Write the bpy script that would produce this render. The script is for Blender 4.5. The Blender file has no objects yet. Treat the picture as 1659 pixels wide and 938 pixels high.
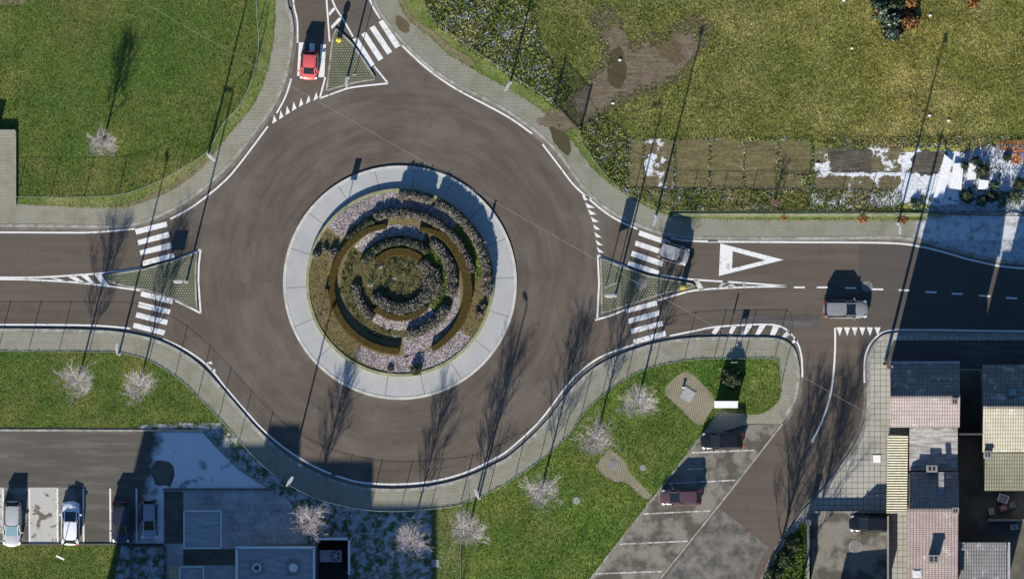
import bpy, bmesh, math, random
import numpy as np
from mathutils import Vector, Matrix
R = math.radians
random.seed(7); RNG = np.random.default_rng(7)
SC = bpy.context.scene
COL = SC.collection
S = 17.0                                    # photograph pixels per metre
def X(px): return (px - 829.5) / S
def Y(py): return (469.0 - py) / S
def P(p): return (X(p[0]), Y(p[1]))

# ------------------------------------------------------------ camera, world, sun, exposure
ALT = 1500.0
cd = bpy.data.cameras.new('camera'); cam = bpy.data.objects.new('camera', cd); COL.objects.link(cam)
cam.location = (0, 0, ALT); cam.rotation_euler = (0, 0, 0)
cd.sensor_width = 36.0; cd.lens = 36.0 * ALT / (1659 / S); cd.clip_start = 10; cd.clip_end = 5000
SC.camera = cam
ELEV, AZ = 24.0, 14.0                       # sun height, shadow lean east of north
w = bpy.data.worlds.new('World'); SC.world = w; w.use_nodes = True
wn = w.node_tree; bg = wn.nodes['Background']
sky = wn.nodes.new('ShaderNodeTexSky'); sky.sky_type = 'NISHITA'; sky.sun_disc = False
sky.sun_elevation = R(ELEV); sky.sun_rotation = R(180 + AZ); sky.air_density = 1.2; sky.ozone_density = 8.0; sky.dust_density = 0.0
wn.links.new(sky.outputs[0], bg.inputs[0]); bg.inputs[1].default_value = 0.06
sl = bpy.data.lights.new('sun', 'SUN'); sl.energy = 4.2; sl.angle = R(0.5); sl.color = (1.0, 0.93, 0.82)
sun = bpy.data.objects.new('sun', sl); COL.objects.link(sun); sun.location = (0, -60, 60)
dv = Vector((math.sin(R(AZ)) * math.cos(R(ELEV)), math.cos(R(AZ)) * math.cos(R(ELEV)), -math.sin(R(ELEV))))
sun.rotation_euler = dv.to_track_quat('-Z', 'Y').to_euler()
SC.view_settings.view_transform = 'Standard'; SC.view_settings.look = 'None'
SC.view_settings.exposure = 1.2; SC.view_settings.gamma = 1.0; SC.view_settings.use_curve_mapping = False

# ------------------------------------------------------------ node helpers
class NB:
    def __init__(s, name, rough=0.9, spec=0.2, metallic=0.0):
        s.m = bpy.data.materials.new(name); s.m.use_nodes = True
        s.t = s.m.node_tree; s.n = s.t.nodes; s.l = s.t.links
        s.b = s.n['Principled BSDF']
        s.b.inputs['Roughness'].default_value = rough
        s.b.inputs['Specular IOR Level'].default_value = spec
        s.b.inputs['Metallic'].default_value = metallic
        s._pos = None
    def put(s, sock, v):
        if isinstance(v, (int, float)): sock.default_value = v
        elif isinstance(v, tuple): sock.default_value = v if len(v) == len(sock.default_value) else (*v, 1)[:len(sock.default_value)]
        elif v is not None: s.l.new(v, sock)
    def pos(s):
        if s._pos is None: s._pos = s.n.new('ShaderNodeNewGeometry').outputs['Position']
        return s._pos
    def obj(s): return s.n.new('ShaderNodeTexCoord').outputs['Object']
    def isl(s): return s.n.new('ShaderNodeNewGeometry').outputs['Random Per Island']
    def noise(s, scale, detail=4, rough=0.6, vec=None, dist=0.0):
        n = s.n.new('ShaderNodeTexNoise'); s.put(n.inputs['Vector'], vec or s.pos())
        n.inputs['Scale'].default_value = scale; n.inputs['Detail'].default_value = detail
        n.inputs['Roughness'].default_value = rough; n.inputs['Distortion'].default_value = dist
        return n.outputs['Fac']
    def vor(s, scale, feature='F1', vec=None, out='Distance'):
        n = s.n.new('ShaderNodeTexVoronoi'); n.feature = feature; s.put(n.inputs['Vector'], vec or s.pos())
        n.inputs['Scale'].default_value = scale
        return n.outputs[out]
    def ramp(s, fac, stops):
        n = s.n.new('ShaderNodeValToRGB'); s.l.new(fac, n.inputs[0]); e = n.color_ramp.elements
        while len(e) < len(stops): e.new(0.5)
        for q, (p, c) in zip(e, stops):
            q.position = p; q.color = (c, c, c, 1) if isinstance(c, (int, float)) else (*c, 1)
        return n.outputs['Color']
    def mix(s, fac, a, b, mode='MIX'):
        n = s.n.new('ShaderNodeMix'); n.data_type = 'RGBA'; n.blend_type = mode
        s.put(n.inputs[0], fac); s.put(n.inputs[6], a); s.put(n.inputs[7], b)
        return n.outputs[2]
    def math(s, op, a, b=0.0, c=0.0, clamp=False):
        n = s.n.new('ShaderNodeMath'); n.operation = op; n.use_clamp = clamp
        s.put(n.inputs[0], a); s.put(n.inputs[1], b); s.put(n.inputs[2], c); return n.outputs[0]
    def xyz(s, v):
        n = s.n.new('ShaderNodeSeparateXYZ'); s.l.new(v, n.inputs[0]); return n.outputs
    def comb(s, x, y, z=0.0):
        n = s.n.new('ShaderNodeCombineXYZ'); s.put(n.inputs[0], x); s.put(n.inputs[1], y); s.put(n.inputs[2], z); return n.outputs[0]
    def mapped(s, rot=0.0, scale=(1, 1, 1), vec=None):
        n = s.n.new('ShaderNodeMapping'); s.l.new(vec or s.pos(), n.inputs[0])
        n.inputs['Rotation'].default_value = (0, 0, rot); n.inputs['Scale'].default_value = scale; return n.outputs[0]
    def brick(s, bw, bh, mortar, vec=None, offset=0.5):
        n = s.n.new('ShaderNodeTexBrick'); s.put(n.inputs['Vector'], vec or s.pos())
        n.inputs['Scale'].default_value = 1; n.inputs['Brick Width'].default_value = bw; n.inputs['Row Height'].default_value = bh
        n.inputs['Mortar Size'].default_value = mortar; n.inputs['Mortar Smooth'].default_value = 0.3; n.offset = offset
        n.inputs['Color1'].default_value = (.35, .35, .35, 1); n.inputs['Color2'].default_value = (.65, .65, .65, 1); n.inputs['Mortar'].default_value = (0, 0, 0, 1)
        return n.outputs['Color'], n.outputs['Fac']
    def bump(s, h, strength=0.5, dist=0.05):
        n = s.n.new('ShaderNodeBump'); n.inputs['Strength'].default_value = strength; n.inputs['Distance'].default_value = dist
        s.l.new(h, n.inputs['Height']); s.l.new(n.outputs[0], s.b.inputs['Normal'])
    def half(s, a, b, soft=1.0, wob=1.0, nscale=0.6):
        """0..1 mask: 1 on the right hand side of the line a->b (photograph pixels), wobbling edge"""
        ax, ay = P(a); bx, by = P(b); dx, dy = bx - ax, by - ay; L = math.hypot(dx, dy); nx, ny = dy / L, -dx / L
        o = s.xyz(s.pos())
        d = s.math('ADD', s.math('MULTIPLY', o[0], nx), s.math('MULTIPLY_ADD', o[1], ny, -(ax * nx + ay * ny)))
        nz = s.math('MULTIPLY', s.math('SUBTRACT', s.noise(nscale, 5, 0.65), 0.5), wob * 2)
        return s.math('MULTIPLY_ADD', s.math('ADD', d, nz), 1.0 / soft, 0.5, clamp=True)
    def done(s, col):
        s.put(s.b.inputs['Base Color'], col); return s.m

def simple(name, col, rough=0.6, spec=0.3, metallic=0.0, var=0.25, scale=3.0):
    b = NB(name, rough, spec, metallic)
    f = b.ramp(b.noise(scale, 5, vec=b.obj()), [(0.3, 1 - var), (0.7, 1 + var * 0.3)])
    return b.done(b.mix(1.0, col, f, 'MULTIPLY'))

M = {}
def lerp3(a, k): return tuple(c * k for c in a)

def asphalt(name, base, rings=False, frost=None, fine=1.0):
    b = NB(name, 0.85, 0.25)
    big = b.noise(0.10, 4, 0.55); mid = b.noise(0.9, 6, 0.65); fin = b.noise(14, 3, 0.8)
    c = b.mix(b.ramp(big, [(0.3, 0.0), (0.7, 1.0)]), lerp3(base, 0.86), lerp3(base, 1.14))
    c = b.mix(b.ramp(mid, [(0.35, 0.0), (0.7, 0.5)]), c, (base[0] * 1.25, base[1] * 1.2, base[2] * 1.12))
    if not rings:
        oq = b.xyz(b.pos()); ln = b.noise(1.0, 6, 0.7, vec=b.comb(b.math('MULTIPLY', oq[0], 0.14), b.math('MULTIPLY', oq[1], 1.1)))
        c = b.mix(b.ramp(ln, [(0.5, 0.0), (0.68, 0.7)]), c, lerp3(base, 2.0)); c = b.mix(b.ramp(ln, [(0.3, 0.45), (0.44, 0.0)]), c, lerp3(base, 0.65))
    if rings:
        cx, cy = P((648, 458)); o = b.xyz(b.pos())
        dx = b.math('SUBTRACT', o[0], cx); dy = b.math('SUBTRACT', o[1], cy)
        r = b.math('SQRT', b.math('ADD', b.math('MULTIPLY', dx, dx), b.math('MULTIPLY', dy, dy)))
        a = b.math('ARCTAN2', dy, dx)
        tw = b.math('MULTIPLY_ADD', a, 0.25, b.math('MULTIPLY', r, 0.42))
        pv = b.comb(tw, b.math('MULTIPLY', b.math('SINE', a), 1.6), b.math('MULTIPLY', b.math('COSINE', a), 1.6))
        st = b.noise(2.2, 6, 0.62, vec=pv)
        near = b.ramp(b.math('DIVIDE', r, 30.0), [(0.0, 1.0), (0.72, 1.0), (0.95, 0.0)])
        c = b.mix(b.math('MULTIPLY', b.ramp(st, [(0.46, 0.0), (0.74, 0.55)]), near), c, (base[0] * 1.85, base[1] * 1.85, base[2] * 1.85))
        c = b.mix(b.math('MULTIPLY', b.ramp(st, [(0.28, 0.55), (0.45, 0.0)]), near), c, lerp3(base, 0.72))
        arcs = b.noise(1.0, 5, 0.7, vec=b.comb(b.math('MULTIPLY', r, 2.6), b.math('MULTIPLY', b.math('SINE', a), 1.3), b.math('MULTIPLY', b.math('COSINE', a), 1.3)))
        c = b.mix(b.math('MULTIPLY', b.ramp(arcs, [(0.52, 0.0), (0.68, 0.32)]), near), c, (base[0] * 1.6, base[1] * 1.62, base[2] * 1.65))
        c = b.mix(b.math('MULTIPLY', b.ramp(arcs, [(0.34, 0.25), (0.46, 0.0)]), near), c, lerp3(base, 0.75))
        scuff = b.noise(0.16, 5, 0.65, vec=b.comb(b.math('ADD', o[0], 31.0), o[1], 5.0))
        c = b.mix(b.math('MULTIPLY', b.ramp(scuff, [(0.5, 0.0), (0.66, 0.5)]), near), c, (base[0] * 1.75, base[1] * 1.85, base[2] * 1.95))
        lane = b.noise(1.0, 5, 0.6, vec=b.comb(b.math('MULTIPLY', o[0], 0.10), b.math('MULTIPLY', o[1], 1.5)))
        far = b.math('SUBTRACT', 1.0, near)
        c = b.mix(b.math('MULTIPLY', b.ramp(lane, [(0.4, 0.0), (0.7, 0.7)]), far), c, lerp3(base, 1.45))
        # newer darker carpet on the east side of a straight seam
        e = b.math('MULTIPLY_ADD', b.math('SUBTRACT', o[0], X(1391)), 14.0, 0.5, clamp=True)
        c = b.mix(b.math('MULTIPLY', e, 0.45), c, (0.047, 0.047, 0.048))
    oo = b.xyz(b.pos()); crack = b.vor(0.13, 'DISTANCE_TO_EDGE', vec=b.comb(b.math('MULTIPLY_ADD', b.noise(0.35, 7, 0.7), 7.0, oo[0]), b.math('MULTIPLY_ADD', b.noise(0.3, 7, 0.7, vec=b.mapped(1.3)), 7.0, oo[1])))
    c = b.mix(b.math('MULTIPLY', b.ramp(crack, [(0.0, 0.6), (0.006, 0.0)]), b.ramp(b.noise(0.12, 2), [(0.5, 0.0), (0.6, 1.0)])), c, lerp3(base, 0.4))
    spots = b.ramp(b.noise(0.55, 3, 0.7), [(0.66, 0.0), (0.74, 0.5)])
    c = b.mix(spots, c, lerp3(base, 0.62))
    c = b.mix(1.0, c, b.ramp(fin, [(0.25, 1 - 0.42 * fine), (0.75, 1 + 0.42 * fine)]), 'MULTIPLY')
    if frost:
        msk = b.half(*frost[:2], soft=1.1, wob=1.6)
        msk = b.math('MULTIPLY', msk, b.ramp(b.noise(0.45, 6, 0.6), [(0.33, 0.1), (0.42, 1.0)]))
        c = b.mix(b.math('MULTIPLY', msk, frost[2]), c, b.mix(b.noise(9, 4), (0.52, 0.53, 0.55), (0.72, 0.73, 0.75)))
    b.bump(fin, 0.5, 0.012)
    return b.done(c)

M['asphalt'] = asphalt('asphalt', (0.081, 0.0665, 0.0525), rings=True)
M['drive'] = asphalt('driveway_asphalt', (0.075, 0.07, 0.06), frost=((205, 940), (262, 690), 0.9))
M['repair'] = asphalt('repair_asphalt', (0.062, 0.058, 0.055))
M['bay'] = asphalt('parking_asphalt', (0.105, 0.10, 0.088))

def bay_wet():
    b = NB('bay_asphalt_damp', 0.7, 0.35)
    n1 = b.noise(0.45, 5, 0.62); n2 = b.noise(2.2, 6, 0.7); f = b.noise(14, 3, 0.8)
    dark = (0.072, 0.064, 0.050)
    c = b.mix(b.ramp(n1, [(0.42, 0.0), (0.54, 1.0)]), dark, (0.185, 0.172, 0.142))
    c = b.mix(b.ramp(n2, [(0.5, 0.0), (0.75, 0.6)]), c, (0.105, 0.096, 0.075))
    c = b.mix(1.0, c, b.ramp(f, [(0.25, 0.75), (0.75, 1.25)]), 'MULTIPLY')
    b.bump(f, 0.5, 0.012)
    return b.done(c)
M['bay_damp'] = bay_wet()

def pale_slot():
    b = NB('pale_concrete_slot', 0.85)
    n1 = b.noise(0.9, 5, 0.6, dist=0.5)
    c = b.mix(b.ramp(n1, [(0.54, 0.0), (0.58, 1.0)]), (0.40, 0.39, 0.36), (0.12, 0.11, 0.085))
    c = b.mix(1.0, c, b.ramp(b.noise(10, 4), [(0.25, 0.85), (0.75, 1.12)]), 'MULTIPLY')
    return b.done(c)
M['slot'] = pale_slot()

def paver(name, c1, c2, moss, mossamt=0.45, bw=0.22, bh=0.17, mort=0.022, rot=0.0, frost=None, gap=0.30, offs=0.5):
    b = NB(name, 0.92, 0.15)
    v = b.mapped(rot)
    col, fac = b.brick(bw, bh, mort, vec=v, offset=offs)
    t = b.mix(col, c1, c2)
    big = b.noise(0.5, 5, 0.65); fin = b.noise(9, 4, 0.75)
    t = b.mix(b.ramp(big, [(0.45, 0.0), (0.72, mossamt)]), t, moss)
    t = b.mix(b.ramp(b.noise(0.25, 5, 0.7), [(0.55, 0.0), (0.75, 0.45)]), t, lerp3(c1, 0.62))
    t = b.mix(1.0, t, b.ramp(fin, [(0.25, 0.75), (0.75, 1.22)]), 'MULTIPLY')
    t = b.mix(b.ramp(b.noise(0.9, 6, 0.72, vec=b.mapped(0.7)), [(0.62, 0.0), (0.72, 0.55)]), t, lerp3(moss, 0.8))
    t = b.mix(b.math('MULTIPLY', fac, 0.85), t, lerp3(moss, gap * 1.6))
    if frost is not None:
        if frost is True: msk = b.ramp(b.noise(0.5, 7, 0.7), [(0.22, 0.0), (0.66, 0.72)])
        else:
            msk = None
            for a_, b_ in frost[0]:
                h = b.half(a_, b_, soft=1.2, wob=1.5)
                msk = h if msk is None else b.math('MULTIPLY', msk, h)
            msk = b.math('MULTIPLY', msk, b.ramp(b.noise(1.2, 6, 0.7), [(0.38, frost[1] * 0.25), (0.52, frost[1])]))
        t = b.mix(msk, t, b.mix(b.noise(7, 4), (0.42, 0.44, 0.48), (0.66, 0.68, 0.70)))
    b.bump(b.math('MULTIPLY_ADD', fac, -1.0, b.math('MULTIPLY', fin, 0.5)), 0.5, 0.012)
    return b.done(t)
BEIGE = (0.28, 0.268, 0.22)
M['paver'] = paver('pavement_pavers', BEIGE, (0.345, 0.332, 0.278), (0.175, 0.17, 0.09), 0.55)
M['paver_e'] = paver('pavement_pavers_frosted_east', BEIGE, (0.29, 0.285, 0.245), (0.15, 0.16, 0.075), 0.55,
                     frost=([((1478, 400), (1500, 340))], 0.85))
M['island_paver'] = paver('island_pavers', (0.17, 0.17, 0.125), (0.23, 0.225, 0.175), (0.075, 0.095, 0.035), 0.6, 0.24, 0.24, 0.045)
M['patch_paver'] = paver('grass_grown_pavers', (0.27, 0.24, 0.18), (0.34, 0.305, 0.235), (0.14, 0.135, 0.06), 0.6, 0.22, 0.2, 0.03, R(20))
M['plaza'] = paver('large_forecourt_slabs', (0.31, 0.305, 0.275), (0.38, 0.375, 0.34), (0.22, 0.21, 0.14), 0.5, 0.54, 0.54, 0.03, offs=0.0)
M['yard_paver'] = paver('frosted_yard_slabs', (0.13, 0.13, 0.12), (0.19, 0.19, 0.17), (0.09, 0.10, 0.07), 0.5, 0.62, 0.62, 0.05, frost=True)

def concrete(name, col, amt=0.3, scale=0.8, moss=None, joints=0):
    b = NB(name, 0.88, 0.2)
    c = b.mix(b.ramp(b.noise(scale, 6, 0.65), [(0.35, 0.0), (0.7, 1.0)]), lerp3(col, 1 - amt), lerp3(col, 1 + amt * 0.4))
    if moss: c = b.mix(b.ramp(b.noise(1.1, 5, 0.7), [(0.48, 0.0), (0.66, 0.7)]), c, moss)
    c = b.mix(1.0, c, b.ramp(b.noise(11, 4, 0.8), [(0.25, 0.8), (0.75, 1.18)]), 'MULTIPLY')
    return b.done(c)
M['kerb'] = concrete('kerb_concrete', (0.33, 0.32, 0.285), 0.45, 1.6, (0.17, 0.165, 0.08))
M['gutter'] = concrete('gutter_concrete', (0.17, 0.155, 0.135), 0.4, 1.0)
M['ringkerb'] = concrete('white_ring_kerb', (0.47, 0.46, 0.42), 0.25, 1.0)
M['mosswall'] = concrete('mossy_concrete', (0.26, 0.27, 0.15), 0.3, 1.4, (0.16, 0.18, 0.07))
M['concrete'] = concrete('grey_concrete', (0.25, 0.245, 0.225), 0.3)
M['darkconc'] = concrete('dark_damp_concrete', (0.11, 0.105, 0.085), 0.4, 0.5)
M['apatch'] = concrete('worn_concrete_patch', (0.165, 0.155, 0.135), 0.6, 0.9)

def ring_mat():
    b = NB('apron_concrete', 0.85, 0.25)
    cx, cy = P((648, 458)); o = b.xyz(b.pos())
    dx = b.math('SUBTRACT', o[0], cx); dy = b.math('SUBTRACT', o[1], cy)
    a = b.math('ARCTAN2', dy, dx)
    k = b.math('FRACT', b.math('MULTIPLY_ADD', a, 18 / (2 * math.pi), 18.37))
    j = b.math('ABSOLUTE', b.math('SUBTRACT', k, 0.5))
    col, fac = b.brick(0.2, 0.2, 0.015, vec=b.mapped(R(35)))
    c = b.mix(col, (0.335, 0.34, 0.335), (0.40, 0.405, 0.40))
    c = b.mix(b.ramp(b.noise(0.35, 6, 0.65), [(0.4, 0.0), (0.7, 0.6)]), c, (0.27, 0.275, 0.26))
    c = b.mix(b.ramp(b.noise(2.2, 6, 0.7), [(0.66, 0.0), (0.74, 0.8)]), c, (0.17, 0.16, 0.13))
    c = b.mix(1.0, c, b.ramp(b.noise(9, 4, 0.75), [(0.25, 0.86), (0.75, 1.12)]), 'MULTIPLY')
    c = b.mix(b.math('MULTIPLY', fac, 0.35), c, (0.16, 0.16, 0.15))
    c = b.mix(b.ramp(j, [(0.0, 0.9), (0.016, 0.0)]), c, (0.07, 0.065, 0.05))
    return b.done(c)
M['apron'] = ring_mat()

def paint(name, col=(0.66, 0.66, 0.64), wear=0.5):
    b = NB(name, 0.75, 0.25)
    n = b.noise(2.6, 7, 0.75); s = b.noise(0.6, 3)
    k = b.math('ADD', n, b.math('MULTIPLY', s, 0.35))
    c = b.mix(b.ramp(k, [(0.72 - 0.1 * wear, 0.0), (0.90 - 0.1 * wear, 1.0)]), col, (0.15, 0.135, 0.12))
    c = b.mix(1.0, c, b.ramp(b.noise(13, 3, 0.8), [(0.25, 0.85), (0.7, 1.05)]), 'MULTIPLY')
    return b.done(c)
M['paint'] = paint('white_road_paint', wear=0.05); M['paint_worn'] = paint('worn_road_paint', (0.55, 0.55, 0.53), 1.2)

def grass(name, lo, hi, dry, dryamt=0.4, frost=0.0, bumpd=0.06, bs=2.4, dirt=None, blades=False, frostmask=None, grad=None):
    b = NB(name, 0.95, 0.08)
    big = b.noise(0.16, 5, 0.6); mid = b.noise(1.1, 6, 0.68); fin = b.noise(7, 5, 0.75)
    c = b.mix(b.ramp(mid, [(0.32, 0.0), (0.68, 1.0)]), lo, hi)
    c = b.mix(b.ramp(big, [(0.42, 0.0), (0.68, dryamt)]), c, dry)
    c = b.mix(b.ramp(b.noise(3.1, 5, 0.7), [(0.55, 0.0), (0.72, dryamt)]), c, dry)
    c = b.mix(1.0, c, b.ramp(b.noise(0.32, 4, 0.65), [(0.3, 0.78), (0.7, 1.2)]), 'MULTIPLY')
    c = b.mix(b.ramp(b.noise(0.075, 3, 0.5), [(0.42, 0.0), (0.62, 0.5)]), c, (lo[0] * .85, lo[1] * 1.05, lo[2] * .9))
    if grad: c = b.mix(b.half((830, -50), (830, 400), soft=26.0, wob=4.0, nscale=0.12), (c), c) if False else b.mix(b.math('MULTIPLY', b.math('SUBTRACT', 1.0, b.half((1160, 400), (1160, -50), soft=20.0, wob=6.0, nscale=0.12)), 0.5), c, grad)
    if dirt: c = b.mix(b.ramp(b.noise(0.5, 6, 0.7), [(0.56, 0.0), (0.64, 0.9)]), c, dirt)
    if frost:
        fm = b.ramp(b.noise(1.3, 7, 0.75), [(0.60 - 0.28 * frost, 0.0), (0.72 - 0.25 * frost, 0.85)])
        if frostmask: fm = b.math('MULTIPLY', fm, b.half(*frostmask, soft=2.0, wob=2.0))
        c = b.mix(fm, c, b.mix(fin, (0.30, 0.34, 0.40), (0.58, 0.60, 0.64)))
    if blades:
        c = b.mix(1.0, c, b.ramp(b.isl(), [(0.0, 0.55), (1.0, 1.5)]), 'MULTIPLY')
    else:
        c = b.mix(1.0, c, b.ramp(fin, [(0.25, 0.55), (0.75, 1.4)]), 'MULTIPLY')
        b.bump(b.math('ADD', b.noise(bs, 6, 0.7), b.math('MULTIPLY', fin, 0.35)), 1.0, bumpd)
    return b.done(c)
G = {
 'lawn': dict(lo=(0.055, 0.078, 0.019), hi=(0.092, 0.112, 0.028), dry=(0.15, 0.115, 0.042), dryamt=0.62),
 'verge': dict(lo=(0.06, 0.085, 0.020), hi=(0.11, 0.13, 0.04), dry=(0.17, 0.14, 0.07), dryamt=0.7),
 'meadow': dict(grad=(0.115, 0.165, 0.042), lo=(0.085, 0.092, 0.024), hi=(0.145, 0.135, 0.038), dry=(0.22, 0.18, 0.08), dryamt=0.6, bumpd=0.14, bs=1.7),
 'rough': dict(lo=(0.055, 0.075, 0.022), hi=(0.11, 0.115, 0.03), dry=(0.20, 0.145, 0.065), dryamt=0.8, bumpd=0.16, bs=1.5, frost=0.30),
 'frosty': dict(lo=(0.045, 0.06, 0.022), hi=(0.08, 0.095, 0.035), dry=(0.12, 0.11, 0.06), dryamt=0.4, frost=0.58),
 'snowscrub': dict(lo=(0.07, 0.08, 0.035), hi=(0.11, 0.115, 0.05), dry=(0.17, 0.13, 0.075), dryamt=0.5, frost=1.0),
 'fresh': dict(lo=(0.058, 0.088, 0.018), hi=(0.10, 0.138, 0.028), dry=(0.16, 0.13, 0.045), dryamt=0.5, bumpd=0.08),
}
GAIN = {'lawn': (1.38, 1.58, 1.35), 'fresh': (1.36, 1.56, 1.4), 'meadow': (2.2, 2.12, 2.0), 'verge': (1.5, 1.6, 1.4), 'rough': (2.1, 2.2, 1.9), 'frosty': (1.4, 1.45, 1.4), 'snowscrub': (1.3, 1.3, 1.3)}   # blades stand up and shade one another
for k, d in G.items():
    for q in ('lo', 'hi', 'dry'): d[q] = tuple(a * b_ for a, b_ in zip(d[q], GAIN[k] if q != 'dry' else (GAIN[k][0],) * 3))
    M[k] = grass(k + '_ground', **d); M[k + '_b'] = grass(k + '_blades', blades=True, **d)

def soil(name, a, c_, frost=0.0, furrow=0.0, green=None):
    b = NB(name, 0.95, 0.1)
    n = b.noise(1.2, 7, 0.7); f = b.noise(8, 5, 0.75)
    c = b.mix(b.ramp(n, [(0.3, 0.0), (0.7, 1.0)]), a, c_)
    if furrow:
        o = b.xyz(b.pos())
        ln = b.noise(1.0, 5, 0.6, vec=b.comb(b.math('MULTIPLY', o[0], 0.5), b.math('MULTIPLY', o[1], 4.5)))
        c = b.mix(b.ramp(ln, [(0.35, furrow), (0.6, 0.0)]), c, lerp3(a, 0.5))
    if green: c = b.mix(b.ramp(b.noise(1.6, 6, 0.75), [(0.56, 0.0), (0.66, 0.8)]), c, green)
    if frost: c = b.mix(b.ramp(b.noise(0.55, 7, 0.72), [(0.66 - 0.3 * frost, 0.0), (0.70 - 0.3 * frost, 1.0)]), c, b.mix(f, (0.5, 0.52, 0.55), (0.75, 0.76, 0.78)))
    c = b.mix(1.0, c, b.ramp(f, [(0.25, 0.65), (0.75, 1.3)]), 'MULTIPLY')
    b.bump(b.math('ADD', n, b.math('MULTIPLY', f, 0.4)), 0.9, 0.06)
    return b.done(c)
M['plot'] = soil('dug_garden_soil', (0.125, 0.105, 0.05), (0.20, 0.172, 0.09), furrow=0.6, green=(0.09, 0.10, 0.03))
M['plot_snow'] = soil('garden_soil_part_snow', (0.12, 0.10, 0.055), (0.19, 0.165, 0.095), frost=0.46, furrow=0.6)
M['plot_dark'] = soil('dark_compost_soil', (0.075, 0.066, 0.052), (0.14, 0.125, 0.105), furrow=0.7, frost=0.15)
M['snow'] = soil('thin_snow', (0.10, 0.09, 0.05), (0.14, 0.12, 0.07), frost=0.80)
M['snowy_scrub'] = soil('snowy_scrub_ground', (0.09, 0.09, 0.045), (0.15, 0.13, 0.07), frost=0.85, green=(0.06, 0.08, 0.03))
M['mud'] = soil('trodden_mud', (0.135, 0.105, 0.075), (0.20, 0.162, 0.122), furrow=0.6, green=(0.15, 0.15, 0.055))
M['mudwet'] = soil('wet_mud', (0.085, 0.064, 0.034), (0.135, 0.105, 0.066), green=(0.10, 0.09, 0.04))
M['bed'] = soil('dry_bed_soil', (0.125, 0.098, 0.045), (0.19, 0.155, 0.075), green=(0.11, 0.11, 0.04))
M['moss'] = soil('mossy_plateau', (0.075, 0.07, 0.028), (0.15, 0.13, 0.055), frost=0.20, green=(0.085, 0.10, 0.03), furrow=0.3)
M['vergesoil'] = soil('verge_soil', (0.15, 0.125, 0.07), (0.22, 0.19, 0.11), green=(0.11, 0.13, 0.04))
M['orange'] = soil('rusty_orange_sheet', (0.30, 0.095, 0.03), (0.42, 0.15, 0.05), frost=0.1)

def puddle(name):
    b = NB(name, 0.12, 0.5)
    return b.done(b.mix(b.noise(1.5, 5), (0.052, 0.043, 0.02), (0.085, 0.07, 0.035)))
M['puddle'] = puddle('muddy_water')

def gravel(name, stops, frost=0.0):
    b = NB(name, 0.9, 0.2)
    c = b.ramp(b.vor(11, out='Color'), stops)
    c = b.mix(1.0, c, b.ramp(b.noise(1.2, 5), [(0.3, 0.75), (0.7, 1.15)]), 'MULTIPLY')
    c = b.mix(b.ramp(b.vor(11, 'DISTANCE_TO_EDGE'), [(0.0, 0.9), (0.02, 0.0)]), c, (0.05, 0.045, 0.05))
    b.bump(b.vor(11), 0.8, -0.05)
    return b.done(c)
M['gravel'] = gravel('pink_white_gravel', [(0.2, (0.09, 0.075, 0.075)), (0.45, (0.215, 0.18, 0.18)), (0.65, (0.31, 0.27, 0.27)), (0.85, (0.44, 0.405, 0.40))])
M['gravel_w'] = gravel('pale_gravel', [(0.2, (0.16, 0.13, 0.13)), (0.45, (0.31, 0.265, 0.255)), (0.65, (0.42, 0.375, 0.365)), (0.85, (0.54, 0.51, 0.50))])

def leafy(name, lo, hi, rim=None):
    b = NB(name, 0.85, 0.15)
    r = b.isl()
    c = b.ramp(r, [(0.0, lerp3(lo, 0.6)), (0.5, lo), (0.82, hi), (1.0, rim or hi)])
    c = b.mix(1.0, c, b.ramp(b.noise(1.6, 4), [(0.3, 0.7), (0.7, 1.2)]), 'MULTIPLY')
    return b.done(c)
M['lavender'] = leafy('grey_lavender_leaves', (0.12, 0.112, 0.088), (0.20, 0.185, 0.155), (0.31, 0.285, 0.25))
M['lavcore'] = simple('lavender_woody_core', (0.085, 0.08, 0.065), 0.95, 0.05)
M['box'] = leafy('olive_brown_hedge_leaves', (0.065, 0.047, 0.014), (0.095, 0.070, 0.021), (0.13, 0.10, 0.038))
M['boxcore'] = simple('olive_hedge_core', (0.065, 0.048, 0.015), 0.95, 0.05, scale=5)
M['darkleaf'] = leafy('dark_evergreen_leaves', (0.03, 0.045, 0.022), (0.07, 0.09, 0.04), (0.13, 0.15, 0.09))
M['conifer'] = leafy('frosted_conifer_sprays', (0.055, 0.085, 0.05), (0.15, 0.20, 0.14), (0.28, 0.33, 0.27))
M['rust'] = leafy('rust_brown_dead_sprays', (0.22, 0.10, 0.035), (0.38, 0.20, 0.08), (0.45, 0.28, 0.14))
M['bark'] = simple('pale_bark', (0.30, 0.265, 0.245), 0.9, 0.1)
M['twig'] = leafy('pale_pink_twigs', (0.41, 0.36, 0.355), (0.60, 0.545, 0.54), (0.70, 0.65, 0.64))
M['twigred'] = leafy('reddish_twigs', (0.22, 0.12, 0.10), (0.34, 0.22, 0.19))

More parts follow.
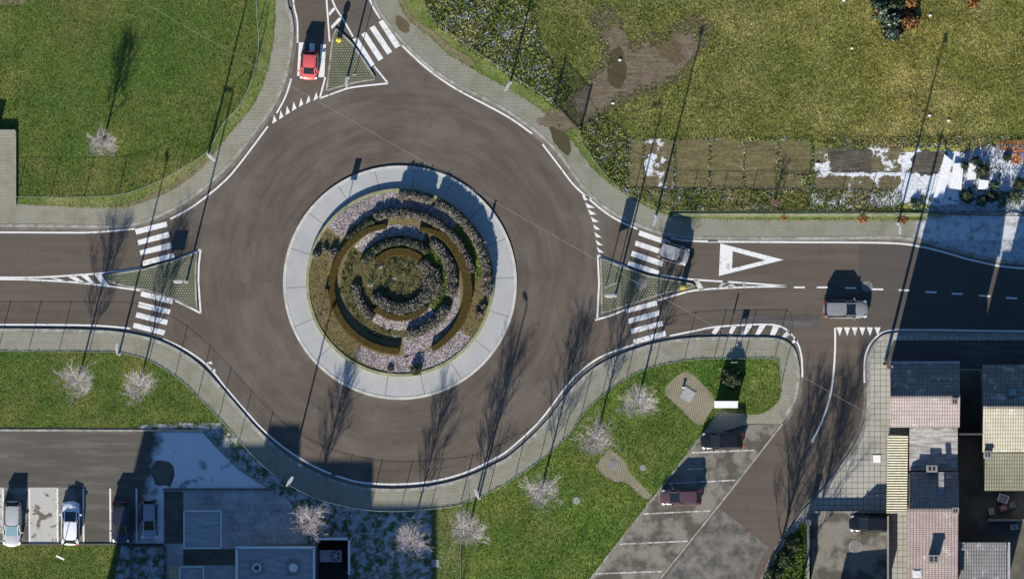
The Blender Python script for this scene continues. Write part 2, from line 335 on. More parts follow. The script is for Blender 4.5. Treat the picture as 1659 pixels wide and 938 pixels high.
def tiles(name, c1, c2, frost=0.0, bw=0.24, bh=0.36, axis='xy', rot=0.0):
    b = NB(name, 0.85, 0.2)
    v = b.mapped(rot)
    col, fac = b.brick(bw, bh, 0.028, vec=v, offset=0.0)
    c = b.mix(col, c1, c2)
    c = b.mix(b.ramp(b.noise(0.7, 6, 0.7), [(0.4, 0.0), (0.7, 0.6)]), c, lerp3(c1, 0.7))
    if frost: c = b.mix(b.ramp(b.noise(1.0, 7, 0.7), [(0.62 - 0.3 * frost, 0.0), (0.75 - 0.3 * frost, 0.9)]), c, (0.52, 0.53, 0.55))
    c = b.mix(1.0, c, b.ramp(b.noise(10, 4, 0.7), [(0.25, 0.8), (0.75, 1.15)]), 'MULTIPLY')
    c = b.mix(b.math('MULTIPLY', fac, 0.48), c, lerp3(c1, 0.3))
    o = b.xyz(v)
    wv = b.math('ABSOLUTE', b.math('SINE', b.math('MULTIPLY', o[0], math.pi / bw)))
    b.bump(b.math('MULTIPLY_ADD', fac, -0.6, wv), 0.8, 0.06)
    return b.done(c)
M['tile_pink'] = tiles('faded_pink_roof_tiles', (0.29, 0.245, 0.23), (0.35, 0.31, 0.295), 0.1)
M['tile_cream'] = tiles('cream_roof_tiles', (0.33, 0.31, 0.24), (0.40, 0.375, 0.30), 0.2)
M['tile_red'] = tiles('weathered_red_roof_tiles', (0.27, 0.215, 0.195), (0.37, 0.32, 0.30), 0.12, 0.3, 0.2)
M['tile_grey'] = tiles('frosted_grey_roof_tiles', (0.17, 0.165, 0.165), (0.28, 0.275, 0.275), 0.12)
M['tile_north'] = tiles('frosted_shaded_roof_tiles', (0.17, 0.145, 0.13), (0.30, 0.27, 0.26), 0.25)  # north slopes: their shade is put into a darker tile colour, under frost
M['tile_moss'] = tiles('mossy_roof_tiles', (0.17, 0.17, 0.12), (0.27, 0.265, 0.20), 0.0)

def sheet_frost(name, c0):
    b = NB(name, 0.7, 0.3)
    o = b.xyz(b.pos())
    ln = b.noise(1.0, 6, 0.7, vec=b.comb(b.math('MULTIPLY', o[0], 0.6), b.math('MULTIPLY', o[1], 3.0)))
    c = b.mix(b.ramp(ln, [(0.40, 0.0), (0.62, 1.0)]), c0, (0.36, 0.355, 0.355))
    c = b.mix(1.0, c, b.ramp(b.noise(9, 4), [(0.25, 0.7), (0.75, 1.15)]), 'MULTIPLY')
    return b.done(c)
M['shedroof'] = sheet_frost('frosted_sheet_roofing', (0.16, 0.15, 0.14))
M['flatroof'] = sheet_frost('frosted_flat_roof', (0.24, 0.25, 0.26))
M['cream_sheet'] = simple('cream_corrugated_sheet', (0.42, 0.40, 0.29), 0.7, 0.3, var=0.25)
M['white_sheet'] = simple('snowy_corrugated_sheet', (0.72, 0.73, 0.75), 0.7, 0.3, var=0.12)
M['wall'] = simple('pale_render_wall', (0.42, 0.39, 0.33), 0.9, 0.1)
M['wall_brown'] = simple('brown_render_wall', (0.22, 0.17, 0.13), 0.9, 0.1)
M['parapet'] = simple('white_metal_coping', (0.62, 0.62, 0.60), 0.6, 0.3, var=0.15)
M['steel'] = simple('galvanised_steel', (0.50, 0.50, 0.49), 0.5, 0.4, 0.4)
M['darksteel'] = simple('dark_painted_steel', (0.07, 0.075, 0.075), 0.55, 0.4)
M['green_wire'] = simple('green_fence_wire', (0.14, 0.25, 0.19), 0.6, 0.3)
M['green_rail'] = simple('pale_green_fence_rail', (0.30, 0.40, 0.34), 0.6, 0.3)
M['glass'] = simple('dark_car_glass', (0.012, 0.016, 0.02), 0.08, 0.7, var=0.05)
M['bluglass'] = simple('blue_tinted_glass', (0.10, 0.17, 0.20), 0.1, 0.7, var=0.1)
M['rubber'] = simple('black_rubber', (0.02, 0.02, 0.02), 0.9, 0.2)
M['lampglass'] = simple('clear_lamp_lens', (0.6, 0.62, 0.62), 0.15, 0.6)
M['redlens'] = simple('red_lamp_lens', (0.45, 0.02, 0.02), 0.2, 0.5)
M['yellow'] = simple('yellow_plastic', (0.75, 0.55, 0.03), 0.5, 0.4, var=0.12)
M['signblue'] = simple('blue_sign_face', (0.05, 0.13, 0.36), 0.5, 0.4)
M['white'] = simple('white_enamel', (0.75, 0.75, 0.73), 0.5, 0.4, var=0.12)
M['wood'] = simple('weathered_wood', (0.17, 0.13, 0.09), 0.9, 0.1)
M['plastic_grey'] = simple('grey_plastic_lid', (0.30, 0.31, 0.31), 0.6, 0.3)
M['iron'] = simple('cast_iron_cover', (0.20, 0.195, 0.19), 0.7, 0.4, 0.3)
M['cable'] = simple('pale_cable', (0.30, 0.29, 0.27), 0.7, 0.2)
M['redbin'] = simple('red_plastic', (0.50, 0.08, 0.04), 0.5, 0.4)

# ------------------------------------------------------------ mesh helpers
class MB:
    def __init__(s): s.v = []; s.f = []
    def add(s, vs, fs):
        n = len(s.v); s.v += [tuple(p) for p in vs]; s.f += [tuple(i + n for i in f) for f in fs]
    def box(s, cx, cy, cz, sx, sy, sz, rot=0.0):
        c, q = math.cos(rot), math.sin(rot); vs = []
        for dz in (-.5, .5):
            for dx, dy in ((-.5, -.5), (.5, -.5), (.5, .5), (-.5, .5)):
                x, y = dx * sx, dy * sy; vs.append((cx + c * x - q * y, cy + q * x + c * y, cz + dz * sz))
        s.add(vs, [(3, 2, 1, 0), (4, 5, 6, 7), (0, 1, 5, 4), (1, 2, 6, 5), (2, 3, 7, 6), (3, 0, 4, 7)])
    def prism(s, pts, z0, z1):
        n = len(pts)
        ar = sum(pts[i][0] * pts[(i + 1) % n][1] - pts[(i + 1) % n][0] * pts[i][1] for i in range(n))
        if ar < 0: pts = pts[::-1]
        s.add([(x, y, z0) for x, y in pts] + [(x, y, z1) for x, y in pts],
              [tuple(range(n, 2 * n)), tuple(range(n - 1, -1, -1))] + [(i, (i + 1) % n, (i + 1) % n + n, i + n) for i in range(n)])
    def sheet(s, pts, z):
        n = len(pts)
        ar = sum(pts[i][0] * pts[(i + 1) % n][1] - pts[(i + 1) % n][0] * pts[i][1] for i in range(n))
        if ar < 0: pts = pts[::-1]
        s.add([(x, y, z) for x, y in pts], [tuple(range(n))])
    def tube(s, pts, radii, sides=8, cap=True):
        rings = []
        for i, p in enumerate(pts):
            p = Vector(p); a = Vector(pts[max(i - 1, 0)]); b = Vector(pts[min(i + 1, len(pts) - 1)])
            d = (b - a).normalized(); u = d.orthogonal().normalized(); v = d.cross(u)
            r = radii[i] if isinstance(radii, (list, tuple)) else radii
            rings.append([p + (u * math.cos(t) + v * math.sin(t)) * r for t in (2 * math.pi * k / sides for k in range(sides))])
        vs = [q for r_ in rings for q in r_]; fs = []
        for i in range(len(pts) - 1):
            for k in range(sides):
                k2 = (k + 1) % sides
                fs.append((i * sides + k, i * sides + k2, (i + 1) * sides + k2, (i + 1) * sides + k))
        if cap: fs += [tuple(range(sides - 1, -1, -1)), tuple((len(pts) - 1) * sides + k for k in range(sides))]
        s.add(vs, fs)
    def disc(s, cx, cy, z0, z1, r, n=24):
        s.prism([(cx + r * math.cos(2 * math.pi * k / n), cy + r * math.sin(2 * math.pi * k / n)) for k in range(n)], z0, z1)
    def build(s, name, mat, parent=None, smooth=False):
        me = bpy.data.meshes.new(name); me.from_pydata(s.v, [], s.f); me.update()
        if mat: me.materials.append(mat)
        if smooth:
            for p in me.polygons: p.use_smooth = True
        o = bpy.data.objects.new(name, me); COL.objects.link(o)
        if parent: o.parent = parent
        return o

def np_mesh(name, V, F, mat, parent=None):
    """V (n,3) F (m,3) fast triangle mesh"""
    me = bpy.data.meshes.new(name); n, m = len(V), len(F)
    me.vertices.add(n); me.vertices.foreach_set('co', np.ascontiguousarray(V, dtype=np.float32).ravel())
    me.loops.add(m * 3); me.loops.foreach_set('vertex_index', np.ascontiguousarray(F, dtype=np.int32).ravel())
    me.polygons.add(m); me.polygons.foreach_set('loop_start', np.arange(0, m * 3, 3, dtype=np.int32))
    me.update(calc_edges=True); me.validate()
    me.materials.append(mat)
    o = bpy.data.objects.new(name, me); COL.objects.link(o)
    if parent: o.parent = parent
    return o

def tag(o, label=None, cat=None, group=None, kind=None):
    if label: o['label'] = label
    if cat: o['category'] = cat
    if group: o['group'] = group
    if kind: o['kind'] = kind
    return o
def empty(name, loc, rz=0.0):
    o = bpy.data.objects.new(name, None); COL.objects.link(o); o.location = loc; o.rotation_euler = (0, 0, rz); return o
def kids(o): return [c for c in COL.objects if c.parent == o]
def copy_tree(o, parent=None):
    c = o.copy(); COL.objects.link(c)
    if parent: c.parent = parent
    for ch in kids(o): copy_tree(ch, c)
    return c

def rough_edge(pts, amp, closed=True, step=3.0):
    """wander an outline (photograph px) so that it reads as a natural edge"""
    out = []; n = len(pts)
    for i in range(n):
        a, b = pts[i], pts[(i + 1) % n]; L = math.hypot(b[0] - a[0], b[1] - a[1]); k = max(1, int(L / step))
        for q in range(k):
            t = q / k; x, y = a[0] + (b[0] - a[0]) * t, a[1] + (b[1] - a[1]) * t
            w1 = math.sin(x * .21 + y * .13) + .7 * math.sin(x * .47 - y * .39 + 1) + .5 * math.sin(x * 1.1 + y * .9)
            w2 = math.sin(x * .17 - y * .23 + 2) + .7 * math.sin(x * .41 + y * .53) + .5 * math.sin(x * .8 - y * 1.2)
            out.append((x + amp * w1 * .6 + random.uniform(-.3, .3) * amp, y + amp * w2 * .6 + random.uniform(-.3, .3) * amp))
    return out
def smooth(pts, k=6, closed=False):
    """Catmull-Rom through photograph points"""
    n = len(pts); out = []
    rng = range(n) if closed else range(n - 1)
    for i in rng:
        g = (lambda j: pts[j % n]) if closed else (lambda j: pts[min(max(j, 0), n - 1)])
        p0, p1, p2, p3 = g(i - 1), g(i), g(i + 1), g(i + 2)
        for q in range(k):
            t = q / k; t2, t3 = t * t, t * t * t
            out.append(tuple(0.5 * (2 * p1[a] + (p2[a] - p0[a]) * t + (2 * p0[a] - 5 * p1[a] + 4 * p2[a] - p3[a]) * t2 + (3 * p1[a] - p0[a] - 3 * p2[a] + p3[a]) * t3) for a in (0, 1)))
    if not closed: out.append(tuple(pts[-1]))
    return out
def W(pts): return [P(p) for p in pts]
def offset(pts, d, closed=False):
    """offset a world polyline to its left by d metres"""
    n = len(pts); out = []
    for i in range(n):
        a = pts[(i - 1) % n] if closed else pts[max(i - 1, 0)]; b = pts[(i + 1) % n] if closed else pts[min(i + 1, n - 1)]
        dx, dy = b[0] - a[0], b[1] - a[1]; L = math.hypot(dx, dy) or 1
        out.append((pts[i][0] - dy / L * d, pts[i][1] + dx / L * d))
    return out
def ribbon(mb, pts, d0, d1, z, closed=False, zb=None):
    a, b = offset(pts, d0, closed), offset(pts, d1, closed); n = len(pts)
    if zb is None:
        vs = [(x, y, z) for x, y in a] + [(x, y, z) for x, y in b]
        fs = []
        for i in range(n if closed else n - 1):
            j = (i + 1) % n; fs.append((i, j, j + n, i + n))
        mb.add(vs, fs)
    else:
        vs = [(x, y, z) for x, y in a] + [(x, y, z) for x, y in b] + [(x, y, zb) for x, y in a] + [(x, y, zb) for x, y in b]; fs = []
        for i in range(n if closed else n - 1):
            j = (i + 1) % n
            fs += [(i, j, j + n, i + n), (i + 2 * n, i, j, j + 2 * n)[::-1], (i + n, i + 3 * n, j + 3 * n, j + n)[::-1]]
        if not closed: fs += [(0, n, 3 * n, 2 * n), (n - 1, 3 * n - 1, 4 * n - 1, 2 * n - 1)]
        mb.add(vs, fs)
def line(mb, pts, wd, z, closed=False): ribbon(mb, pts, -wd / 2, wd / 2, z, closed)

def inside(px, py, poly):
    x0 = np.array([p[0] for p in poly]); y0 = np.array([p[1] for p in poly]); r = np.zeros(len(px), bool); n = len(poly); j = n - 1
    for i in range(n):
        c = ((y0[i] > py) != (y0[j] > py)) & (px < (x0[j] - x0[i]) * (py - y0[i]) / (y0[j] - y0[i] + 1e-12) + x0[i]); r ^= c; j = i
    return r
def scatter(poly, dens, excl=()):
    xs = [p[0] for p in poly]; ys = [p[1] for p in poly]
    x0, x1, y0, y1 = max(min(xs), X(-15)), min(max(xs), X(1675)), max(min(ys), Y(953)), min(max(ys), Y(-15))
    n = int((x1 - x0) * (y1 - y0) * dens)
    if n <= 0: return np.zeros((0, 2))
    px = RNG.uniform(x0, x1, n); py = RNG.uniform(y0, y1, n); k = inside(px, py, poly)
    for e in excl: k &= ~inside(px, py, e)
    return np.stack([px[k], py[k]], 1)
def blades(name, poly, z, dens, mat, h=(0.05, 0.13), wd=(0.02, 0.05), excl=(), label=None, edge=0):
    p = scatter(poly, dens, excl)
    if edge:
        P0 = np.array(poly); P1 = np.roll(P0, -1, 0); Ls = np.hypot(*(P1 - P0).T); ne = int(min(Ls.sum(), 400) * edge)
        k_ = RNG.choice(len(P0), ne, p=Ls / Ls.sum()); q_ = P0[k_] + (P1 - P0)[k_] * RNG.random((ne, 1)) + RNG.normal(0, 0.075, (ne, 2)); p = np.concatenate([p, q_])
    n = len(p)
    if n == 0: return
    a = RNG.uniform(0, 2 * np.pi, n); hh = RNG.uniform(*h, n); ww = RNG.uniform(*wd, n); ln = RNG.uniform(0.3, 1.3, n) * hh; la = RNG.uniform(0, 2 * np.pi, n)
    V = np.zeros((n, 3, 3)); V[:, 0, 0] = p[:, 0] - np.cos(a) * ww; V[:, 0, 1] = p[:, 1] - np.sin(a) * ww; V[:, 1, 0] = p[:, 0] + np.cos(a) * ww; V[:, 1, 1] = p[:, 1] + np.sin(a) * ww
    V[:, :2, 2] = z - 0.01; V[:, 2, 0] = p[:, 0] + np.cos(la) * ln; V[:, 2, 1] = p[:, 1] + np.sin(la) * ln; V[:, 2, 2] = z + hh
    o = np_mesh(name, V.reshape(-1, 3), np.arange(n * 3).reshape(-1, 3), mat)
    return tag(o, label, 'grass', kind='stuff')
def struct(name, mb, mat, label=None, cat=None):
    return tag(mb.build(name, mat), label, cat, kind='structure')

# ------------------------------------------------------------ ground and blocks
mb = MB(); mb.sheet([(-900, -900), (900, -900), (900, 900), (-900, 900)], -0.12)
struct('ground', mb, M['lawn'], 'green grassy ground spreading beyond the roundabout', 'ground')
mb = MB(); mb.sheet(W([(-260, -160), (1920, -160), (1920, 1100), (-260, 1100)]), 0.0)
struct('road', mb, M['asphalt'], 'brown grey asphalt of the roundabout and its three approach roads', 'road')

K_NW = smooth([(-200, 369), (0, 368), (120, 369.5), (171, 370), (222, 365), (273, 345), (321, 315), (375, 266), (415, 214), (444, 174), (463, 132), (472, 90), (476, 50), (472, 20), (466, 0), (460, -120)])
K_S = smooth([(-200, 532), (0, 532), (143, 534), (205, 539), (259, 552), (300, 573), (330, 596), (356, 624), (387, 660), (420, 697), (465, 737), (515, 766), (566, 784), (604, 790), (651, 791), (702, 786), (753, 773), (800, 752), (830, 734), (882, 685), (931, 623), (975, 588), (1032, 564), (1085, 551), (1140, 546), (1200, 546), (1250, 547), (1272, 552), (1287, 565), (1294, 587), (1296, 612), (1292, 640), (1281, 665), (1266, 687)])
K_P = smooth([(1920, 540), (1659, 540), (1500, 538), (1441, 540), (1420, 551), (1408, 570), (1404, 590), (1404, 661), (1390, 709), (1362, 753), (1321, 806), (1292, 838), (1240, 930), (1190, 1060)])
K_NE = smooth([(545, -130), (602, 0), (620, 31), (653, 72), (697, 113), (741, 141), (780, 160), (820, 182), (860, 210), (894, 240), (918, 270), (945, 307), (973, 334), (1007, 355), (1037, 369), (1078, 382), (1133, 388), (1280, 389), (1400, 388), (1470, 389), (1530, 403), (1581, 417), (1659, 429), (1900, 434)])
B_NW = W(K_NW) + W([(-200, -120)])
B_S = W(K_S) + W([(1214, 686), (1134, 711), (1078, 783), (1020, 857), (956, 938), (900, 1010), (870, 1050), (-200, 1050)])
B_P = W(K_P) + W([(1920, 1060)])
B_NE = W(K_NE) + W([(1900, -130)])
KW = 0.30
for nm, blk, kc, mt, side, lab in (('pavement', B_NW, K_NW, 'paver', 1, 'beige paver pavement round the north west lawn'),
                         ('pavement', B_S, K_S, 'paver', -1, 'beige paver pavement curving along the south side of the roundabout'),
                         ('pavement', B_NE, K_NE, 'paver_e', 1, 'beige paver pavement beside the muddy meadow, frosted at its east end'),
                         ('forecourt', B_P, K_P, 'plaza', 1, 'pale slabbed forecourt in front of the row of houses')):
    mb = MB(); mb.prism(blk, -0.1, 0.12); struct(nm, mb, M[mt], lab, 'pavement')
    mb = MB(); wk = W(kc); ribbon(mb, wk, 0.004 * side, KW * side, 0.135, zb=0.05)
    struct('kerb', mb, M['kerb'], 'pale concrete kerb edging the ' + lab, 'kerb')
    mb = MB(); ribbon(mb, wk, -0.32 * side, -0.002 * side, 0.006)
    struct('gutter', mb, M['gutter'], 'dirty concrete gutter beside the ' + lab, 'gutter')

# lawn patches: (name, polygon px, ground material, density)
Z1 = 0.126
def lawn(poly, key, z=Z1, dens=110, label='', excl=(), h=(0.05, 0.13), wd=(0.012, 0.035), nm='lawn'):
    pw = W(poly); mb = MB(); mb.sheet(pw, z); struct(nm, mb, M[key], label + ', its turf', 'lawn')
    blades('grass', pw, z, dens, M[key + '_b'], excl=[W(e) for e in excl], h=h, wd=wd, label=label + ', its blades', edge=26)
NW_IN = smooth([(27, 331), (140, 336), (205, 333), (263, 315), (300, 292), (341, 254), (375, 213), (410, 170), (428, 130), (438, 90), (444, 50), (446, 20), (445, -60)])
NW_F = smooth([(27, 319), (110, 320), (184, 317), (218, 310), (259, 293), (300, 270), (336, 246), (362, 201), (389, 171), (409, 128), (417, 95), (419, 61), (416, 20), (413, -60)])
NW_P = NW_F + [(413, -120), (-200, -120), (-200, 209), (26, 209)]
lawn(NW_IN + [(445, -120), (27, -120)] , 'verge', Z1, 90, 'dry grass verge outside the north west fence', excl=(NW_P,))
lawn(NW_P, 'lawn', Z1 + 0.006, 210, 'mown green lawn inside the north west fence')
SW_T = smooth([(-200, 569), (0, 569), (136, 570), (191, 571), (239, 583), (273, 602), (300, 622), (342, 664), (379, 704), (420, 748), (466, 783), (516, 808), (583, 824), (644, 828), (719, 822), (746, 817)])
SE_T = smooth([(746, 817), (778, 804), (822, 782), (880, 742), (925, 700), (947, 667), (983, 635), (1027, 606), (1072, 591), (1130, 582), (1200, 581), (1254, 581), (1263, 590), (1264, 640), (1246, 664), (1222, 672)])
DRV_TOP = [(-200, 693), (218, 695), (330, 696), (351, 720), (387, 756), (420, 778)]
lawn([(232, 688), (290, 685), (356, 685)] + SW_T[48:] + [(746, 1050), (512, 1050), (512, 884), (500, 880), (470, 812), (437, 794), (419, 780), (387, 757), (351, 720), (330, 696), (222, 695)], 'frosty', Z1, 90, 'frosted shady grass beside the flat roofed building')
lawn([(197, 881), (268, 881), (268, 1050), (163, 1050)], 'frosty', Z1 + 0.02, 90, 'frosted shady grass around the dark planter wall')
lawn(SW_T[:48] + [(356, 685), (290, 685), (232, 688), (218, 693), (-200, 693)], 'lawn', Z1 + 0.006, 210, 'sunny lawn strip under two bare trees beside the west road')
lawn([(-200, 881), (196, 881), (165, 1050), (-200, 1050)], 'lawn', Z1 + 0.006, 210, 'sunny lawn below the parking slots')
lawn([(700, 824), (746, 816), (746, 1050), (700, 1050)], 'lawn', Z1 + 0.006, 110, 'narrow sunny lawn beside the green cross fence')
SE_L = SE_T + [(1165, 664), (1132, 711), (1076, 783), (1018, 857), (954, 938), (900, 1004), (862, 1050), (746, 1050)]
PATCH1 = smooth([(1112, 602), (1136, 620), (1159, 649), (1150, 668), (1134, 691), (1104, 664), (1076, 636), (1090, 615)], 3, True)
PATCH2 = [(989, 727), (1003, 738), (1016, 752), (1018, 763), (1036, 782), (1056, 803), (1049, 812), (1020, 786), (1008, 780), (996, 781), (975, 768), (965, 756), (974, 742)]
lawn(SE_L, 'fresh', Z1, 200, 'bright green lawn around two paver patches beside the parking bays', excl=(PATCH1, PATCH2), h=(0.06, 0.16))
for i, pt in enumerate((PATCH1, PATCH2)):
    mb = MB(); mb.sheet(W(pt), Z1 + 0.006)
    struct('paver_patch', mb, M['patch_paver'], ('grass grown paver patch beside the white cabinet', 'small paver patch around a round cover with a path to the bays')[i], 'pavers')
# north-east: verge, meadow, frost
NE_F = [(676, -60), (690, 12), (707, 37), (741, 63), (770, 84), (800, 104), (831, 124), (865, 146), (895, 164), (912, 186), (938, 210), (943, 232), (962, 261), (985, 288), (1003, 306), (1030, 320), (1065, 337), (1085, 342), (1280, 343), (1460, 345), (1500, 346)]
NE_IN = [(634, -20), (659, 31), (697, 61), (727, 89), (772, 116), (800, 131), (840, 153), (884, 184), (912, 211), (935, 240), (960, 273), (985, 296), (1013, 314), (1051, 337), (1085, 350), (1133, 354), (1280, 357), (1500, 357), (1500, 300), (1000, -60), (640, -60)]
MUD0 = smooth([(905, 180), (938, 150), (958, 124), (980, 104), (978, 70), (962, 40), (985, 22), (1012, 50), (1022, 76), (1050, 62), (1075, 62), (1090, 48), (1130, 36), (1146, 60), (1128, 92), (1108, 112), (1095, 132), (1060, 143), (1010, 163), (960, 190), (938, 210)], 4, True)
MUD = rough_edge([(1040 + (x - 1040) * 1.10, 118 + (y - 118) * (1.15 if x > 950 else 1.0)) for x, y in MUD0], 3.5); MUD_IN = rough_edge([(1045 + (x - 1045) * .84, 118 + (y - 118) * .76) for x, y in MUD0], 4.5)
lawn(NE_IN, 'verge', Z1, 60, 'patchy verge between the pavement and the north east fence')
lawn(smooth(NE_F, 3) + [(1900, 343), (1900, -120), (676, -120)], 'meadow', Z1 + 0.006, 230, 'rough yellow green meadow north of the garden plots', excl=(MUD_IN, [(1011, 225), (1316, 225), (1318, 312), (1011, 312)], [(1314, 236), (1900, 226), (1900, 346), (1314, 340)], [(682, -60), (692, 14), (741, 66), (831, 128), (895, 170), (905, 118), (868, 40), (850, -60)]), h=(0.07, 0.20), wd=(0.012, 0.04), nm='meadow')
lawn([(682, -60), (692, 14), (707, 39), (741, 66), (800, 107), (831, 128), (880, 158), (905, 180), (925, 150), (905, 118), (880, 84), (868, 40), (850, -60)], 'rough', Z1 + 0.012, 120, 'tangled frosted weeds inside the north east fence', h=(0.1, 0.3), wd=(0.04, 0.08))
lawn([(938, 213), (962, 258), (985, 286), (1003, 303), (1016, 300), (1018, 232), (1000, 205), (970, 190)], 'rough', Z1 + 0.012, 120, 'frosted weeds between the gate and the first garden plot', h=(0.1, 0.3), wd=(0.04, 0.08))
lawn([(1005, 309), (1030, 318), (1085, 340), (1460, 342), (1460, 312), (1200, 309), (1010, 308)], 'rough', Z1 + 0.010, 100, 'weedy strip between the garden plots and the green fence', h=(0.1, 0.25), wd=(0.03, 0.07))
lawn([(1330, 224), (1460, 226), (1659, 222), (1900, 215), (1900, 240), (1600, 238), (1340, 240)], 'rough', Z1 + 0.010, 100, 'frosted weeds along the north edge of the snowy plots', h=(0.1, 0.25), wd=(0.03, 0.07))
def flat(name, pts, z, m, label, cat):
    mb = MB(); mb.sheet(W(pts), z); return struct(name, mb, M[m], label, cat)
flat('mud', MUD, Z1 + 0.020, 'mud', 'trodden brown mud leading from the dark gate', 'mud')
flat('mud', rough_edge(smooth([(1055, 52), (1090, 62), (1108, 86), (1100, 106), (1078, 94), (1060, 75)], 4, True), 3.5), Z1 + 0.026, 'mudwet', 'darker wet mud in the middle of the meadow', 'mud')
flat('puddle', rough_edge(smooth([(990, 85), (1005, 78), (1013, 100), (1014, 125), (1005, 143), (990, 138), (983, 115)], 4, True), 1.2), Z1 + 0.032, 'puddle', 'oval brown puddle in the meadow mud', 'puddle')
flat('puddle', rough_edge(smooth([(890, 206), (905, 207), (920, 222), (926, 240), (918, 252), (905, 240), (893, 222)], 4, True), 1.6), 0.127, 'puddle', 'brown puddle on the pavement outside the gate', 'puddle')
flat('mud', rough_edge(smooth([(905, 182), (925, 200), (922, 214), (898, 206), (880, 206), (868, 196), (884, 186)], 4, True), 2.2), 0.1315, 'mud', 'mud spilt over the pavement at the gate', 'mud')
flat('puddle', rough_edge(smooth([(643, 26), (652, 30), (663, 42), (660, 53), (650, 50), (641, 38)], 4, True), 1.2), 0.127, 'mudwet', 'brown damp stain on the pavement beside the north crossing', 'stain')
flat('mud', smooth([(-60, -60), (44, -60), (40, 2), (20, 8), (-60, 5)], 3, True), Z1 + 0.020, 'vergesoil', 'bare earth in the corner of the north west lawn', 'earth')
flat('verge_soil', smooth([(640, -40), (662, 20), (700, 50), (735, 78), (768, 98), (760, 108), (727, 86), (697, 58), (661, 28), (630, -40)], 3, True), Z1 + 0.016, 'vergesoil', 'bare verge soil beside the north east pavement', 'earth')
flat('verge_soil', smooth([(200, 332), (262, 308), (300, 282), (338, 250), (345, 256), (312, 286), (268, 314), (205, 337)], 3, True), Z1 + 0.016, 'vergesoil', 'bare verge soil below the north west fence', 'earth')

flat('side_pavement', [(1448, 551), (1920, 551), (1920, 597), (1437, 597), (1437, 575)], 0.127, 'repair', 'dark asphalt strip of pavement before the house fronts', 'pavement')
# garden plots
def plot(pts, m, label, up=0.0): 
    q = [(x + random.uniform(-1.5, 1.5), y + random.uniform(-1.5, 1.5)) for x, y in smooth(pts, 4, True)]
    flat('garden_plot', rough_edge(q, 1.0), Z1 + 0.022 + up, m, label, 'garden plot')
def rect(x0, y0, x1, y1): return [(x0, y0), ((x0 + x1) / 2, y0 - 1), (x1, y0), (x1 + 1, (y0 + y1) / 2), (x1, y1), ((x0 + x1) / 2, y1 + 1), (x0, y1), (x0 - 1, (y0 + y1) / 2)]
flat('weeds', [(1008, 224), (1318, 224), (1320, 313), (1008, 313)], Z1 + .009, 'rough', 'weedy ground between the garden plots', 'weeds')
plot(rect(1014, 229, 1041, 304), 'plot', 'narrow brown garden plot at the west end of the row')
plot(rect(1046, 228, 1090, 307), 'plot_snow', 'garden plot with a patch of white frost')
plot(rect(1096, 228, 1146, 308), 'plot', 'brown dug garden plot between the frost patched plot and the next bed')
plot(rect(1153, 228, 1201, 308), 'plot', 'brown dug garden plot third of the plain square beds')
plot(rect(1208, 229, 1256, 308), 'plot', 'brown dug garden plot beside the short square plot')
plot(rect(1264, 229, 1312, 282), 'plot', 'short square garden plot above a little bed')
plot(rect(1268, 288, 1298, 308), 'plot', 'little garden bed below the short square plot')
plot(rect(1318, 242, 1462, 330), 'plot_snow', 'long garden plot streaked with snow')
plot(rect(1345, 242, 1410, 278), 'plot_dark', 'dark tilled bed inside the long snowy plot', 0.005)
PL = [rect(1014, 229, 1041, 304), rect(1046, 228, 1090, 307), rect(1096, 228, 1146, 308), rect(1153, 228, 1201, 308), rect(1208, 229, 1256, 308), rect(1264, 229, 1312, 282), rect(1268, 288, 1298, 308)]
blades('grass', W([(1008, 224), (1318, 224), (1320, 313), (1008, 313)]), Z1 + .01, 160, M['rough_b'], excl=[W(q) for q in PL], h=(.08, .2), wd=(.03, .07), label='weedy green strips dividing the garden plots')
flat('snow', rough_edge(smooth([(1455, 255), (1478, 245), (1500, 246), (1530, 245), (1560, 250), (1562, 300), (1556, 330), (1520, 334), (1460, 330), (1440, 325), (1462, 290)], 4, True), 3.5), Z1 + 0.030, 'snow', 'white snow patch between the plots and the corrugated sheets', 'snow')
flat('snow', rough_edge(smooth([(1356, 281), (1400, 280), (1465, 279), (1466, 284), (1400, 286), (1357, 285)], 3, True), 1.0), Z1 + 0.034, 'snow', 'straight white snow strip across the long plot', 'snow')
flat('compost', rough_edge(smooth([(1482, 250), (1508, 246), (1531, 248), (1526, 268), (1516, 284), (1490, 282), (1478, 270)], 4, True), 3.0), Z1 + 0.038, 'plot_dark', 'dark compost heap ground beside the snow patch', 'earth')
lawn([(1556, 250), (1600, 236), (1659, 238), (1900, 240), (1900, 343), (1500, 346), (1512, 334), (1554, 334)], 'snowscrub', Z1 + 0.016, 60, 'snow covered scrub at the east end of the gardens', h=(0.1, 0.3), wd=(0.03, 0.08))
flat('scrub_snow', rough_edge(smooth([(1566, 262), (1600, 250), (1659, 262), (1760, 266), (1760, 320), (1659, 322), (1570, 330)], 4, True), 3.5), Z1 + 0.022, 'snowy_scrub', 'patchy snow over the east garden scrub', 'snow')
for i, (pts, z) in enumerate(((((1612, 231), (1640, 227), (1690, 226), (1690, 245), (1645, 247), (1620, 243)), .05), (((1640, 250), (1652, 247), (1655, 264), (1640, 268)), .05))):
    mb = MB(); mb.prism(W(pts), Z1 + 0.02, Z1 + 0.02 + z)
    tag(mb.build('metal_sheet', M['orange']), ('rusty orange sheet lying at the north edge of the snowy scrub', 'small rusty orange sheet lying below the larger one')[i], 'sheet')
# east planter in front of the houses' shadow
lawn([(1500, 392), (1540, 390), (1900, 391), (1900, 430), (1659, 424), (1581, 412), (1535, 401)], 'snowscrub', Z1, 70, 'frosted planting strip between the east road and its pavement')

